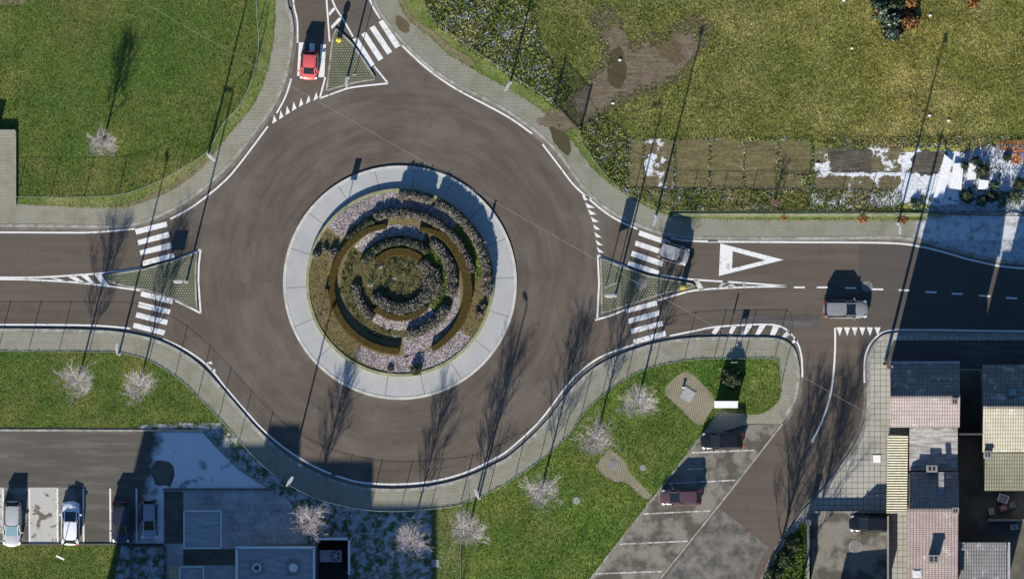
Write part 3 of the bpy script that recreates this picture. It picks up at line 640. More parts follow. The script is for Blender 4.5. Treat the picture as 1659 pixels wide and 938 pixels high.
# south-west yard: driveway, slots, paved yard
drv = [(-200, 699), (218, 699), (328, 700), (350, 724), (386, 760), (419, 782), (437, 792), (-200, 789)]
flat('driveway', drv, Z1 + 0.014, 'drive', 'driveway asphalt with a frosted east end', 'driveway')
mb = MB(); ribbon(mb, W([(-200, 696.5), (0, 697), (218, 697.5), (330, 698), (352, 722), (388, 758), (421, 780), (440, 793)]), -0.08, 0.1, Z1 + 0.09, zb=Z1)
struct('kerb', mb, M['kerb'], 'low kerb along the north side of the driveway', 'kerb')
slots = [(-42, 5, 'slot'), (5, 47.5, 'bay_damp'), (47.5, 93, 'slot'), (93, 135, 'bay_damp'), (135, 178.5, 'drive'), (178.5, 221, 'drive'), (221, 265, 'drive')]
for i, (a, b_, m) in enumerate(slots):
    flat('parking_slot', [(a, 789.3), (b_, 789.3), (b_, 880), (a, 880)], Z1 + 0.015 + 0.0, m, 'parking slot surface, bay %s from the west' % ('one two three four five six seven'.split()[i]), 'parking slot')
mb = MB()
for x in (5, 47.5, 93, 135, 178.5, 221): line(mb, W([(x, 791), (x + 0.5, 879)]), 0.16, Z1 + 0.021)
line(mb, W([(284, 701), (284, 789)]), 0.14, Z1 + 0.021); line(mb, W([(286, 743.5), (372, 744)]), 0.12, Z1 + 0.021)
struct('road_marking', mb, M['paint'], 'white lines of the west parking slots', 'road marking')
mb = MB(); mb.box(X(32), Y(881.5), Z1 + 0.05, 466 / S, 0.16, 0.1); struct('kerb', mb, M['darkconc'], 'dark edging between the slots and the lower lawn', 'kerb')
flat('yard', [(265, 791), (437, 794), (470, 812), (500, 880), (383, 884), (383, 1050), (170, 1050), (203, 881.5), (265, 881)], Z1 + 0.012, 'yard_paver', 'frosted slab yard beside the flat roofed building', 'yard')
flat('yard_strip', [(266, 796), (297, 796), (298, 880), (266, 880)], Z1 + 0.018, 'darkconc', 'dark frost free strip beside the grey parked car', 'yard')
flat('yard_strip', [(297, 889), (383, 889), (383, 915), (297, 915)], Z1 + 0.018, 'darkconc', 'dark frost free slabs below the square canopy', 'yard')
flat('damp_patch', rough_edge(smooth([(250, 752), (262, 745), (278, 750), (282, 772), (272, 787), (252, 784), (244, 768)], 4, True), 2.0), Z1 + 0.019, 'darkconc', 'dark thawed patch on the frosted driveway', 'driveway')
# parking bays, south-east (road level)
BAY = [(1132, 713), (1214, 688), (1266, 688), (1165, 815), (1067, 938), (980, 1050), (870, 1050), (956, 941)]
flat('parking_bay', BAY, 0.006, 'bay_damp', 'damp grey parking bays beside the bright lawn', 'parking')
flat('asphalt_patch', [(1165, 823), (1205, 852), (1245, 887), (1228, 912), (1190, 1050), (1000, 1050), (1098, 908)], 0.006, 'apatch', 'worn pale concrete patch across the side road', 'road patch')
flat('asphalt_patch', [(1195, 510), (1330, 509), (1330, 530), (1196, 531)], 0.004, 'repair', 'darker asphalt repair strip on the east road', 'road patch')
mb = MB(); ribbon(mb, W([(1268, 686), (1165, 818), (1067, 940), (980, 1050)]), -0.09, 0.09, 0.05, zb=0.0); struct('kerb', mb, M['kerb'], 'flush concrete edging between parking bays and side road', 'kerb')
mb = MB(); ribbon(mb, W([(1132, 711), (1078, 781), (1020, 855), (956, 938), (870, 1050)]), -0.12, 0.1, 0.14, zb=0.0); struct('kerb', mb, M['kerb'], 'kerb between the bright lawn and the parking bays', 'kerb')
mb = MB()
for a, b_ in (((1121, 733), (1223, 729)), ((1081, 783), (1190, 777.5)), ((1043, 832), (1150, 827)), ((1004, 881), (1114, 876)), ((963, 929), (1072, 925))): line(mb, W([a, b_]), 0.13, 0.014)
struct('road_marking', mb, M['paint_worn'], 'worn white lines of the south parking bays', 'road marking')
# terrace on the west edge
flat('terrace', [(-200, 213), (24, 213), (24, 338), (-200, 338)], Z1 + 0.014, 'paver', 'paver terrace behind the low wall at the west edge', 'terrace')

# ------------------------------------------------------------ road markings
ZP = 0.010
def marking(polys=(), lines=(), label='', m='paint', z=ZP):
    mb = MB()
    for p in polys: mb.sheet(W(p), z)
    for pts, wd in lines: line(mb, W(pts), wd, z)
    return struct('road_marking', mb, M[m], label, 'road marking')
def tD(*p): return [(x / 2.931, 300 + y / 2.931) for x, y in p]
def tE(*p): return [(400 + x / 2.931, y / 2.931) for x, y in p]
def tG(*p): return [(860 + x / 2.931, 200 + y / 2.931) for x, y in p]
def tH(*p): return [(1240 + x / 2.931, 300 + y / 2.931) for x, y in p]
def tM(*p): return [(1000 + x / 5.184, 460 + y / 5.184) for x, y in p]
marking([tD((640, 210), (790, 173), (795, 197), (648, 235)), tD((653, 262), (800, 222), (807, 247), (658, 285)), tD((663, 311), (810, 272), (817, 300), (668, 333)), tD((675, 360), (822, 322), (830, 347), (680, 384))], label='zebra stripes north of the west island')
marking([tD((672, 503), (822, 540), (817, 565), (667, 527)), tD((660, 553), (810, 590), (803, 614), (655, 579)), tD((650, 603), (797, 640), (792, 664), (643, 627)), tD((637, 652), (785, 690), (778, 713), (631, 677))], label='zebra stripes south of the west island')
marking([tE((502, 188), (525, 178), (607, 308), (583, 322)), tE((543, 165), (565, 152), (648, 278), (625, 292)), tE((582, 135), (605, 122), (690, 247), (667, 261)), tE((625, 107), (645, 95), (731, 217), (705, 232))], label='zebra stripes east of the north island')
marking([tE((247, 203), (274, 203), (266, 362), (238, 362)), tE((298, 207), (323, 208), (316, 364), (289, 364)), tE((350, 212), (375, 213), (368, 368), (340, 368))], label='zebra stripes west of the north island', m='paint')
marking([tG((517, 508), (664, 560), (660, 583), (510, 531)), tG((499, 557), (650, 607), (645, 631), (493, 580)), tG((482, 605), (630, 655), (623, 680), (474, 629)), tG((467, 653), (611, 700), (605, 723), (457, 675))], label='zebra stripes north of the east island')
marking([tM((70, 210), (330, 138), (338, 180), (76, 246)), tM((90, 292), (353, 222), (362, 263), (97, 335)), tM((110, 378), (376, 310), (384, 350), (118, 420)), tM((134, 468), (402, 394), (410, 437), (142, 508))], label='zebra stripes south of the east island')
L = 0.16
marking(lines=[(smooth([(-200, 376.5), (0, 376.5), (100, 377), (153, 376.5), (218, 371)]), L), (smooth([(276, 355), (312, 335), (357, 300), (385, 270), (434, 205)]), L),
               (smooth([(448, 184), (462, 158), (472, 128)]), L), (smooth([(482, 70), (481.5, 34), (475, 0), (470, -100)]), L)], label='white edge line round the north west corner')
marking(lines=[(smooth([(-200, 526), (0, 526), (143, 527), (211, 532)]), L), (smooth([(264, 549), (300, 566), (336, 592), (365, 627), (395, 662), (428, 698), (470, 732), (517, 759), (566, 777), (604, 783), (651, 784), (702, 779), (752, 766), (797, 745), (826, 727), (876, 680), (925, 617), (970, 580), (1030, 557)]), L),
               (smooth([(1085, 544), (1120, 537), (1156, 530), (1195, 527), (1235, 525.5), (1262, 528), (1281, 540), (1294, 560), (1299, 582), (1300, 611)]), L)], label='white edge line along the south of the roundabout')
marking(lines=[(smooth([(570, -80), (599, 0), (616, 31)]), L), (smooth([(651, 74), (690, 110), (738, 144), (820, 188), (862, 217)]), L), (smooth([(879, 234), (905, 268), (928, 298), (949, 318), (979, 343), (1005, 359), (1032, 371)]), L),
               (smooth([(1087, 385.5), (1130, 391), (1280, 392.5), (1440, 394), (1492, 400), (1530, 409), (1581, 423), (1659, 435), (1900, 445)]), L)], label='white edge line along the north east kerb')
marking(lines=[(smooth([(1900, 536), (1659, 536.5), (1500, 534.5), (1441, 536), (1418, 547.5), (1405, 567), (1400.5, 590), (1400.5, 620)]), L), (smooth([(1353, 531), (1352.5, 575), (1347, 632), (1334, 676), (1315, 716)]), 0.17)], label='white lines of the side road mouth')
marking(lines=[([(x - 9, y), (x + 9, y + dy)], 0.16) for x, y, dy in ((1295, 465.5, 0), (1332, 465.5, 0), (1378, 466.5, 0.3), (1422, 468.5, .3), (1465, 470, .4), (1508.5, 473, .6), (1551, 475.7, .8), (1595, 479, .9), (1639, 482.5, 1), (1683, 486, 1))], label='broken white centre line of the east road')
marking([[(1355 + k * 12.3, 530), (1365 + k * 12.3, 530.3), (1360.5 + k * 12.3, 544)] for k in range(6)], label='row of white give way triangles at the side road')
gb = [(943, 316, 961, 322), (948, 328, 964, 337), (952.5, 339, 967, 347.5), (957, 351, 970, 359.5), (960.5, 363, 972.5, 372), (962.5, 375.5, 975, 385), (964.5, 388, 977, 398), (966.5, 400, 978.5, 409.5)]
marking([[(a, b_), (c, d), (a + 3.5, b_ + 9)] for a, b_, c, d in gb], label='row of white give way triangles at the east entry')
tb = [(441, 201, 444, 186), (452, 194, 454.5, 179), (462.5, 187, 465, 172), (473, 180.5, 475.5, 165), (484, 174, 487.5, 159), (495.5, 169, 500, 154.5), (507.5, 164, 512.5, 149)]
marking([[(a, b_), (c, d), (a + 7.5, b_ - 4.5)] for a, b_, c, d in tb], label='row of white give way triangles at the north entry')
marking([[(333, 588), (344, 590), (342.5, 585)], [(339, 599), (349, 602.5), (348.5, 597.5)]], label='two leftover white triangles beside the south west kerb')
# large yield symbol
mb = MB(); o3 = W([(1167, 394.5), (1269.4, 421), (1164.7, 447)]); i3 = W([(1187, 407), (1240.4, 421.6), (1186, 435)])
mb.add([(x, y, ZP) for x, y in o3 + i3], [(0, 1, 4, 3), (1, 2, 5, 4), (2, 0, 3, 5)])
struct('road_marking', mb, M['paint'], 'large white triangle outline painted on the east road', 'road marking')
# island outlines + hatching
marking(lines=[(smooth([(-200, 448), (0, 449.5), (68, 449), (120, 446), (164, 442.5), (230, 434)]), L), (smooth([(-200, 454), (0, 452.5), (85, 455), (147, 460), (227, 470.5)]), L), (smooth([(287, 419.5), (306, 412), (325, 404)], 3), L), ([(325, 403.5), (322, 430), (321.5, 455), (325, 508)], L), (smooth([(284, 487), (305, 497), (325, 507.5)], 3), L)],
        polys=[tD((235, 440), (262, 441), (335, 459), (300, 456)), tD((322, 436), (358, 434), (410, 466), (378, 464)), tD((384, 430), (415, 428), (452, 470), (432, 468)), tD((447, 424), (478, 420), (515, 474), (485, 473))], label='white outline and hatching of the west island')
marking(lines=[([(529, 0), (534, 68)], L), (smooth([(505, -100), (538, 0), (556, 32), (572, 60)]), L), ([(527, 125.5), (518, 160)], L), (smooth([(517.5, 160), (545, 150), (571, 142), (628.6, 135.5)]), L), ([(628.6, 135.5), (606.4, 108)], L)],
        polys=[tE((398, 128), (440, 82), (452, 92), (404, 140)), tE((388, 62), (412, 36), (420, 46), (392, 78))], label='white outline and hatching of the north island')
marking(lines=[([(968.5, 413), (970.5, 460), (967.5, 517)], L), (smooth([(969, 413.5), (990, 423), (1017, 432.5)], 3), L), (smooth([(1070, 446), (1100, 450), (1124, 453), (1200, 458), (1274, 463.5)]), L), (smooth([(964, 518.5), (990, 511), (1012, 502)], 3), L), (smooth([(1066, 486.5), (1095, 478), (1129.5, 470), (1200, 465.5), (1274, 464)]), L)], label='white outline of the east island')
marking([tG((770, 742), (792, 742), (826, 786), (800, 792)), tG((920, 742), (940, 748), (905, 778), (880, 786)), tG((925, 775), (955, 755), (972, 775), (945, 782)), tG((1000, 757), (1018, 758), (1028, 775), (1012, 776))], label='worn white hatching beyond the east island', m='paint_worn')
hx = [tM((822, 368), (872, 362), (822, 428), (792, 408)), tM((960, 355), (1005, 350), (965, 420), (932, 412)), tM((1085, 348), (1138, 348), (1074, 432), (1040, 430)), tM((1196, 346), (1250, 346), (1192, 432), (1156, 430)), tM((1310, 350), (1360, 362), (1322, 435), (1280, 430)), tM((1428, 392), (1470, 412), (1415, 452), (1382, 445)), tM((1495, 455), (1520, 480), (1478, 500), (1456, 490))]
marking(hx, label='white hatching bars round the rounded pavement corner')

# ------------------------------------------------------------ splitter islands
def island(outline, label, ml='island_paver'):
    pw = W(outline); n = len(pw)
    ar = sum(pw[i][0] * pw[(i + 1) % n][1] - pw[(i + 1) % n][0] * pw[i][1] for i in range(n))
    if ar < 0: pw = pw[::-1]
    mb = MB(); mb.prism(pw, -0.02, 0.12); struct('traffic_island', mb, M[ml], label, 'traffic island')
    mb = MB(); ribbon(mb, pw, 0.004, 0.17, 0.135, closed=True, zb=0.02); struct('kerb', mb, M['kerb'], 'kerb round the ' + label, 'kerb')
island([(169, 446), (182, 443), (232, 435.5), (286, 420), (320, 407.5), (318.5, 430), (318, 455), (319, 480), (320, 503), (300, 495.5), (283, 486), (239, 472), (190, 462), (172, 455)], 'mossy paver island of the west road')
island([(544, 46), (550, 50), (571, 70), (592, 100), (608, 125), (607, 130.5), (578, 135), (545, 143.5), (530, 148.5), (527.5, 147), (532, 110), (535.5, 78), (538, 60)], 'mossy paver island of the north road')
island([(972, 418), (1000, 428), (1050, 446), (1100, 455), (1121, 459), (1126, 463), (1120, 467), (1080, 475), (1040, 488), (1000, 501), (974, 508.5), (973, 470)], 'mossy paver island of the east road')

# ------------------------------------------------------------ central island
CX, CY = P((648, 458))
def pol(r, a): return (CX + r / S * math.cos(R(a)), CY + r / S * math.sin(R(a)))
def arcpoly(r0, r1, a0, a1, n=None):
    n = n or max(6, int(abs(a1 - a0) / 4)); f = lambda r, t: r if isinstance(r, (int, float)) else np.interp(t, np.linspace(0, 1, len(r)), r)
    return [pol(f(r1, k / n), a0 + (a1 - a0) * k / n) for k in range(n + 1)] + [pol(f(r0, k / n), a0 + (a1 - a0) * k / n) for k in range(n, -1, -1)]
circ = [pol(189.5, k * 4) for k in range(90)]
mb = MB(); mb.prism(circ, -0.02, 0.10); struct('apron', mb, M['apron'], 'pale concrete apron ring round the planted centre', 'apron')
mb = MB(); ribbon(mb, circ, 0.003, 0.26, 0.125, closed=True, zb=0.0); struct('kerb', mb, M['ringkerb'], 'whitish kerb ring at the outside of the apron', 'kerb')
mb = MB(); ribbon(mb, [pol(150, k * 4) for k in range(90)], -0.14, 0.14, 0.42, closed=True, zb=0.09)
tag(mb.build('low_wall', M['mosswall']), 'low mossy circular wall around the planted island', 'wall')
mb = MB(); mb.prism([pol(148.2, k * 4) for k in range(90)], 0.05, 0.34); struct('planting_bed', mb, M['bed'], 'dry brown soil of the round planting bed', 'planting bed')
ZB = 0.346
def bed(nm, r0, r1, a0, a1, m, label, z=ZB, cat='gravel'):
    mb = MB(); mb.sheet(arcpoly(r0, r1, a0, a1), z); return struct(nm, mb, M[m], label, cat)
bed('gravel_bed', 118, 147.5, 91, 142.5, 'gravel', 'pink white gravel bed at the north west rim of the island')
bed('gravel_bed', 117, 136, 46, 91, 'gravel', 'gravel strip between the two north east hedges', z=ZB + .004)
bed('gravel_bed', [120, 118, 120], [140, 146, 147, 147], 238, 322, 'gravel', 'broad pink gravel bed at the south rim of the island')
bed('gravel_bed', 76, 94, 62, 142, 'gravel_w', 'curved pale gravel strip inside the north brown hedge')
bed('gravel_bed', 60, 77, 234, 320, 'gravel_w', 'pale gravel strip below the inner brown hedge')
bed('gravel_bed', [92, 90, 90, 88], [97, 106, 112, 121], 358, 273, 'gravel', 'gravel crescent inside the east brown hedge')
bed('mossy_ground', 0.5, 95, 0, 360, 'moss', 'mossy grass in the middle of the island', z=ZB - .003, cat='moss')
bed('green_strip', 58, 78, -38, 50, 'fresh', 'green grass strip between the inner hedges', z=ZB + .002, cat='grass')
bed('green_strip', 120, 137, 4, 46, 'fresh', 'green grass strip inside the outer east hedge', z=ZB + .002, cat='grass')
blades('grass', arcpoly(58, 78, -38, 50), ZB, 160, M['fresh_b'], h=(0.08, 0.2), label='green blades between the inner hedges')
blades('grass', arcpoly(120, 137, 4, 46), ZB, 160, M['fresh_b'], h=(0.08, 0.2), label='green blades inside the outer east hedge')

def strawbed(r0, r1, a0, a1, label): blades('dry_tufts', arcpoly(r0, r1, a0, a1), ZB - .006, 170, M['straw'], h=(.03, .11), wd=(.012, .04), label=label)
M['straw'] = leafy('dry_bed_straw', (0.13, 0.10, 0.042), (0.20, 0.165, 0.08), (0.28, 0.235, 0.14))
strawbed(118, 147, 145, 236, 'dry brown tufts on the west bed of the island')
strawbed(119, 147, 322, 365, 'dry brown tufts on the east bed of the island')
blades('grass', arcpoly(1, 92, 0, 360), ZB, 70, M['straw'], h=(0.04, 0.14), wd=(.012, .035), label='mossy tufts on the middle of the island')
def leafcloud(pts, nrm, size, spread, name, mat, parent, up=0.5):
    n = len(pts); d = RNG.normal(0, 1, (n, 3)); d += nrm * 0.9; d[:, 2] += up; d /= np.linalg.norm(d, axis=1)[:, None]
    t = RNG.normal(0, 1, (n, 3)); t -= (t * d).sum(1)[:, None] * d; t /= np.linalg.norm(t, axis=1)[:, None]; b = np.cross(d, t)
    s = RNG.uniform(size[0], size[1], n)[:, None]; c = pts + RNG.normal(0, spread, (n, 3))
    V = np.stack([c - t * s * .5 - b * s * .35, c + t * s * .5 - b * s * .35, c + b * s * .75 + d * s * .3], 1)
    return np_mesh(name, V.reshape(-1, 3), np.arange(3 * n).reshape(-1, 3), mat, parent)

def hedge_arc(r0, r1, a0, a1, h, label, group=None, kind='lavender', z=0.34, dens=260, core=None, lump=0.12):
    f = lambda r, t: r if isinstance(r, (int, float)) else float(np.interp(t, np.linspace(0, 1, len(r)), r))
    rm = (f(r0, .5) + f(r1, .5)) / 2
    n = max(8, int(abs(a1 - a0) * math.pi / 180 * rm / S / 0.22)); prof = [(0, 0), (0.0, 0.55), (0.12, 0.88), (0.35, 1.0), (0.65, 1.0), (0.88, 0.88), (1.0, 0.55), (1.0, 0)] if kind != 'box' else [(0, 0), (0, .9), (0.06, 1.0), (0.5, 1.0), (0.94, 1.0), (1, .9), (1, 0)]
    V = []; m = len(prof)
    for k in range(n + 1):
        t = k / n; a = a0 + (a1 - a0) * t; q0, q1 = f(r0, t), f(r1, t)
        hh = h * (1 + random.uniform(-lump, lump)); e0 = random.uniform(-lump, lump) * 6; e1 = random.uniform(-lump, lump) * 6
        if kind != 'box' and (k == 0 or k == n): hh *= 0.75
        for u, v in prof:
            x, y = pol(q0 + e0 + (q1 - q0 + e1 - e0) * u, a); V.append((x, y, z - 0.03 + v * hh))
    F = []
    for k in range(n):
        for j in range(m - 1): F.append((k * m + j, k * m + j + 1, (k + 1) * m + j + 1, (k + 1) * m + j))
    F += [tuple(range(m)), tuple(n * m + j for j in range(m - 1, -1, -1))]
    c = pol((f(r0, .5) + f(r1, .5)) / 2, (a0 + a1) / 2); e = empty('hedge', (c[0], c[1], z))
    mb = MB(); mb.add([(x - c[0], y - c[1], zz - z) for x, y, zz in V], F)
    o = mb.build('core', core or (M['lavcore'] if kind == 'lavender' else M['boxcore'] if kind == 'box' else M['lavcore']), e)
    # leaf clumps over the surface
    me = o.data; me.calc_loop_triangles(); tris = np.array([[me.vertices[i].co[:] for i in t.vertices] for t in me.loop_triangles])
    cr = np.cross(tris[:, 1] - tris[:, 0], tris[:, 2] - tris[:, 0]); ar = np.linalg.norm(cr, axis=1) / 2; N = cr / (ar[:, None] * 2 + 1e-9)
    N *= np.sign((N * (tris.mean(1) - np.array([0, 0, h * .3]))).sum(1))[:, None] * 0 + 1
    cnt = int(ar.sum() * dens); pick = RNG.choice(len(ar), cnt, p=ar / ar.sum()); u = RNG.random((cnt, 2)); sw = u.sum(1) > 1; u[sw] = 1 - u[sw]
    pts = tris[pick, 0] + (tris[pick, 1] - tris[pick, 0]) * u[:, :1] + (tris[pick, 2] - tris[pick, 0]) * u[:, 1:]
    if kind == 'lavender': leafcloud(pts, N[pick] * 0, (0.07, 0.17), 0.05, 'foliage', M['lavender'], e, up=0.8)
    elif kind == 'dark': leafcloud(pts, N[pick] * 0, (0.07, 0.16), 0.05, 'foliage', M['darkleaf'], e, up=0.6)
    else: leafcloud(pts, N[pick] * 0, (0.03, 0.07), 0.012, 'foliage', M['box'], e, up=1.2)
    return tag(e, label, 'hedge', group)
wt = scatter(arcpoly(1, 50, 0, 360), 9); wt = np.concatenate([wt, scatter(arcpoly(78, 95, 145, 260), 10), scatter(arcpoly(60, 78, -35, 40), 5)])
wp = np.repeat(np.column_stack([wt, np.full(len(wt), ZB + .03)]), 14, 0); wp += RNG.normal(0, 1, wp.shape) * np.array([.10, .10, .04])
tag(leafcloud(wp, wp * 0, (.05, .12), .02, 'weeds', M['darkleaf'], None, .8), 'dark little weeds dotted over the mossy middle', 'weeds', kind='stuff')
hedge_arc([90, 96, 101, 106, 107, 106, 105], [98, 107, 112, 117, 118, 117, 116], 104, 269, 0.50, 'long olive brown clipped hedge sweeping round the west half of the island', 'clipped brown hedges', 'box', lump=0.015)
hedge_arc([90, 97, 99, 104, 110, 115], [96, 110, 114, 119, 122, 124], 70, -64, 0.50, 'long olive brown clipped hedge sweeping round the east half of the island', 'clipped brown hedges', 'box', lump=0.015)
hedge_arc(44, 57, 50, 138, 0.45, 'short curved brown hedge north of the mossy middle', 'clipped brown hedges', 'box', lump=0.015)
hedge_arc(52, 62, 226, 318, 0.45, 'short curved brown hedge south of the mossy middle', 'clipped brown hedges', 'box', lump=0.015)
GL = 'grey lavender hedges'
hedge_arc(136, 149, 69, 90, 0.95, 'short grey lavender hedge along the rim at the top of the island', GL)
hedge_arc(136, 149, -8, 65, 0.95, 'long grey lavender hedge along the north east rim wall', GL)
hedge_arc(106, 119, 91, 111, 0.55, 'small grey lavender hedge beside the north west gravel', GL)
hedge_arc(104, 114, 112, 140, 0.5, 'dark lavender row hugging the brown hedge below the gravel', GL, 'dark')
hedge_arc([106, 108, 112], [119, 120, 122], 89, 8, 0.6, 'second grey lavender hedge behind the north east rim', GL)
hedge_arc(60, 73, 48, 150, 0.55, 'dark leafy hedge north of the inner brown hedge', GL, 'dark')
hedge_arc([35, 33, 34, 38, 40], [52, 53, 52, 60, 58], 207, 403, 0.5, 'grey lavender hedge wrapping the mossy middle', GL)
hedge_arc(78, 92, -14, 52, 0.55, 'grey lavender hedge inside the east brown hedge', GL)
hedge_arc(77, 92, -82, -26, 0.55, 'grey lavender hedge above the south gravel', GL)
hedge_arc(66, 77, 183, 232, 0.45, 'grey lavender row on the west side of the mossy middle', GL)
hedge_arc(56, 66, -24, 20, 0.45, 'short lavender row in the green strip', GL)
def bush(px, py, r, h, label, mat='lavender', group=None, n=None, z=0.34, name='shrub'):
    x, y = P((px, py)); e = empty(name, (x, y, z))
    n = n or int(900 * r * r + 120)
    d = RNG.normal(0, 1, (n, 3)); d[:, 2] = np.abs(d[:, 2]); d /= np.linalg.norm(d, axis=1)[:, None]
    rad = RNG.uniform(0.45, 1.0, n) ** 0.5; wob = 1 + 0.18 * np.sin(d[:, 0] * 5 + px) * np.cos(d[:, 1] * 6 + py)
    pts = d * (rad * wob)[:, None] * np.array([r, r, h])
    leafcloud(pts, d, (0.08, 0.18), 0.03, 'foliage', M[mat], e)
    mb = MB(); mb.tube([(0, 0, -0.05), (0.02, 0, h * 0.6)], [0.05, 0.02], 6); mb.build('stem', M['bark'], e)
    return tag(e, label, 'shrub', group)
bush(674, 599, 0.55, 0.8, 'round clipped bush at the south edge of the gravel', 'darkleaf')
bush(513, 412, 0.40, 0.6, 'small grey shrub against the west rim wall', group='small island shrubs')
bush(527, 405, 0.3, 0.4, 'smallest grey shrub of the three on the west bed', group='small island shrubs')
bush(541, 410, 0.48, 0.6, 'grey shrub beside the west brown hedge', group='small island shrubs')
bush(776, 508, 0.35, 0.5, 'grey shrub at the east rim, the lower of two', group='small island shrubs')
bush(783, 497, 0.3, 0.45, 'grey shrub at the east rim, the upper of two', group='small island shrubs')
bush(632, 598, 0.3, 0.3, 'tiny shrub in the south gravel', group='small island shrubs')

# ------------------------------------------------------------ lamp posts
def lamp(px, py, ang, label, h=8.3, z=0.12, headw=0.9):
    x, y = P((px, py)); e = empty('street_lamp', (x, y, z))
    mb = MB(); mb.box(0, 0, 0.02, 0.34, 0.34, 0.04); mb.build('base_plate', M['steel'], e)
    mb = MB(); mb.tube([(0, 0, 0), (0, 0, 1.6), (0, 0, h)], [0.10, 0.095, 0.06], 10); mb.build('pole', M['steel'], e)
    c, s = math.cos(R(ang)), math.sin(R(ang))
    mb = MB(); mb.tube([(0, 0, h - 0.05), (c * 0.35, s * 0.35, h + 0.1)], 0.04, 8); mb.build('arm', M['steel'], e)
    mb = MB(); pr = [(0.2, .10), (0.35, .17), (0.75, .18), (headw + .1, .13), (headw + .18, .05)]
    V = []; F = []
    for d, w_ in pr:
        for u, zz in ((-1, 0.0), (-.7, .09), (.7, .09), (1, 0.0)): V.append((c * d - s * u * w_, s * d + c * u * w_, h + 0.08 + zz))
    for k in range(len(pr) - 1):
        for j in range(4): F.append((k * 4 + j, k * 4 + (j + 1) % 4, (k + 1) * 4 + (j + 1) % 4, (k + 1) * 4 + j))
    F += [(3, 2, 1, 0), tuple(len(pr) * 4 - 4 + j for j in range(4))]
    mb.add(V, F); mb.build('lamp_head', M['steel'], e)
    mb = MB(); mb.box(c * 0.6, s * 0.6, h + 0.07, 0.5, 0.2, 0.02, R(ang)); mb.build('lens', M['lampglass'], kids(e)[-1])
    return tag(e, label, 'street lamp', 'tall street lamps round the roundabout')
lamp(338, 250, -40, 'tall grey street lamp at the edge of the north west lawn')
lamp(302, 456, 180, 'tall grey street lamp on the west island')
lamp(997, 479, 180, 'tall grey street lamp on the east island')
lamp(563, 126, 270, 'tall grey street lamp on the north island')
lamp(827, 134, 240, 'tall grey street lamp beside the fence north of the dark gate')
lamp(1063, 350, 250, 'tall grey street lamp at the pavement by the narrow garden plot')
lamp(1455, 362, 270, 'tall grey street lamp at the pavement below the snowy plot')
lamp(193, 573, 90, 'tall grey street lamp between the two lawn trees')
lamp(466, 785, 55, 'tall grey street lamp in the shaded frosted grass')
lamp(776, 806, 110, 'tall grey street lamp at the corner of the green cross fence')

# ------------------------------------------------------------ signs
def sign(px, py, ang, w_, hgt, label, h=2.4, posts=1, mat='signblue', z=0.12, name='traffic_sign', shape='rect', sub=None):
    x, y = P((px, py)); e = empty(name, (x, y, z), R(ang))
    if posts == 1:
        mb = MB(); mb.tube([(0, 0, 0), (0, 0, h - 0.05)], 0.035, 8); mb.build('post', M['steel'], e)
    else:
        for sgn in (-1, 1):
            mb = MB(); mb.tube([(sgn * w_ * .38, 0, 0), (sgn * w_ * .38, 0, h - 0.05)], 0.045, 8); mb.build('post', M['steel'], e)
    mb = MB()
    if shape == 'rect':
        mb.box(0, -0.055, h - hgt / 2, w_, 0.025, hgt)
    else:
        n = 20; pts = [(math.cos(2 * math.pi * k / n) * w_ / 2, math.sin(2 * math.pi * k / n) * hgt / 2) for k in range(n)]
        mb.add([(a, -0.06, h - hgt / 2 + b_) for a, b_ in pts] + [(a, -0.038, h - hgt / 2 + b_) for a, b_ in pts], [tuple(range(n)), tuple(range(2 * n - 1, n - 1, -1))] + [(k, (k + 1) % n, (k + 1) % n + n, k + n) for k in range(n)])
    pn = mb.build('panel', M[mat], e)
    mb = MB(); mb.box(0, -0.028, h - hgt / 2, w_ * .9, 0.022, 0.05); mb.build('bracket', M['steel'], pn)
    return tag(e, label, 'road sign')
sign(989, 461, 22, 1.25, 1.6, 'large two post direction sign on the east island', 3.9, 2, 'white')
sign(276, 449, 0, 1.3, 0.85, 'square panelled sign on the west island', 1.95, 2)
sign(575, 122, 0, 0.4, 0.5, 'slim tall post sign beside the lamp on the north island', 5.5, 1, 'white')
sign(559, 346, 0, 0.6, 0.85, 'sign in the north west gravel of the central island', 2.1, 1, z=0.34)
sign(519, 512, 0, 0.5, 0.6, 'sign in the dry soil on the west side of the central island', 1.8, 1, z=0.34)
sign(786, 392, 0, 0.25, 0.7, 'narrow marker post beside the east rim hedge', 1.5, 1, 'white', z=0.34)
sign(1189, 586, 0, 0.62, 0.4, 'white topped board behind the fence north of the bush', 2.2, 2, 'white')
sign(1166, 597, 0, 0.15, 0.9, 'thin pole with a slim board in the lawn near the paver patch', 3.2, 1, 'white')
def delineator(px, py, label, disc=True):
    x, y = P((px, py)); e = empty('island_bollard', (x, y, 0.12))
    mb = MB(); mb.tube([(0, 0, 0), (0, 0, 0.1), (0, 0, 0.9), (0, 0, 0.98)], [0.24, 0.26, 0.26, 0.2], 18); mb.build('column', M['yellow'], e)
    if disc:
        n = 20; mb = MB(); mb.add([(math.cos(2 * math.pi * k / n) * .3, d, 1.3 + math.sin(2 * math.pi * k / n) * .3) for d in (-.012, .012) for k in range(n)], [tuple(range(n)), tuple(range(2 * n - 1, n - 1, -1))] + [(k, (k + 1) % n, (k + 1) % n + n, k + n) for k in range(n)])
        mb.build('sign_disc', M['signblue'], e)
    return tag(e, label, 'bollard', 'yellow island bollards')
delineator(549, 65, 'yellow island bollard at the tip of the north island')
delineator(1106, 465, 'yellow island bollard at the tip of the east island')
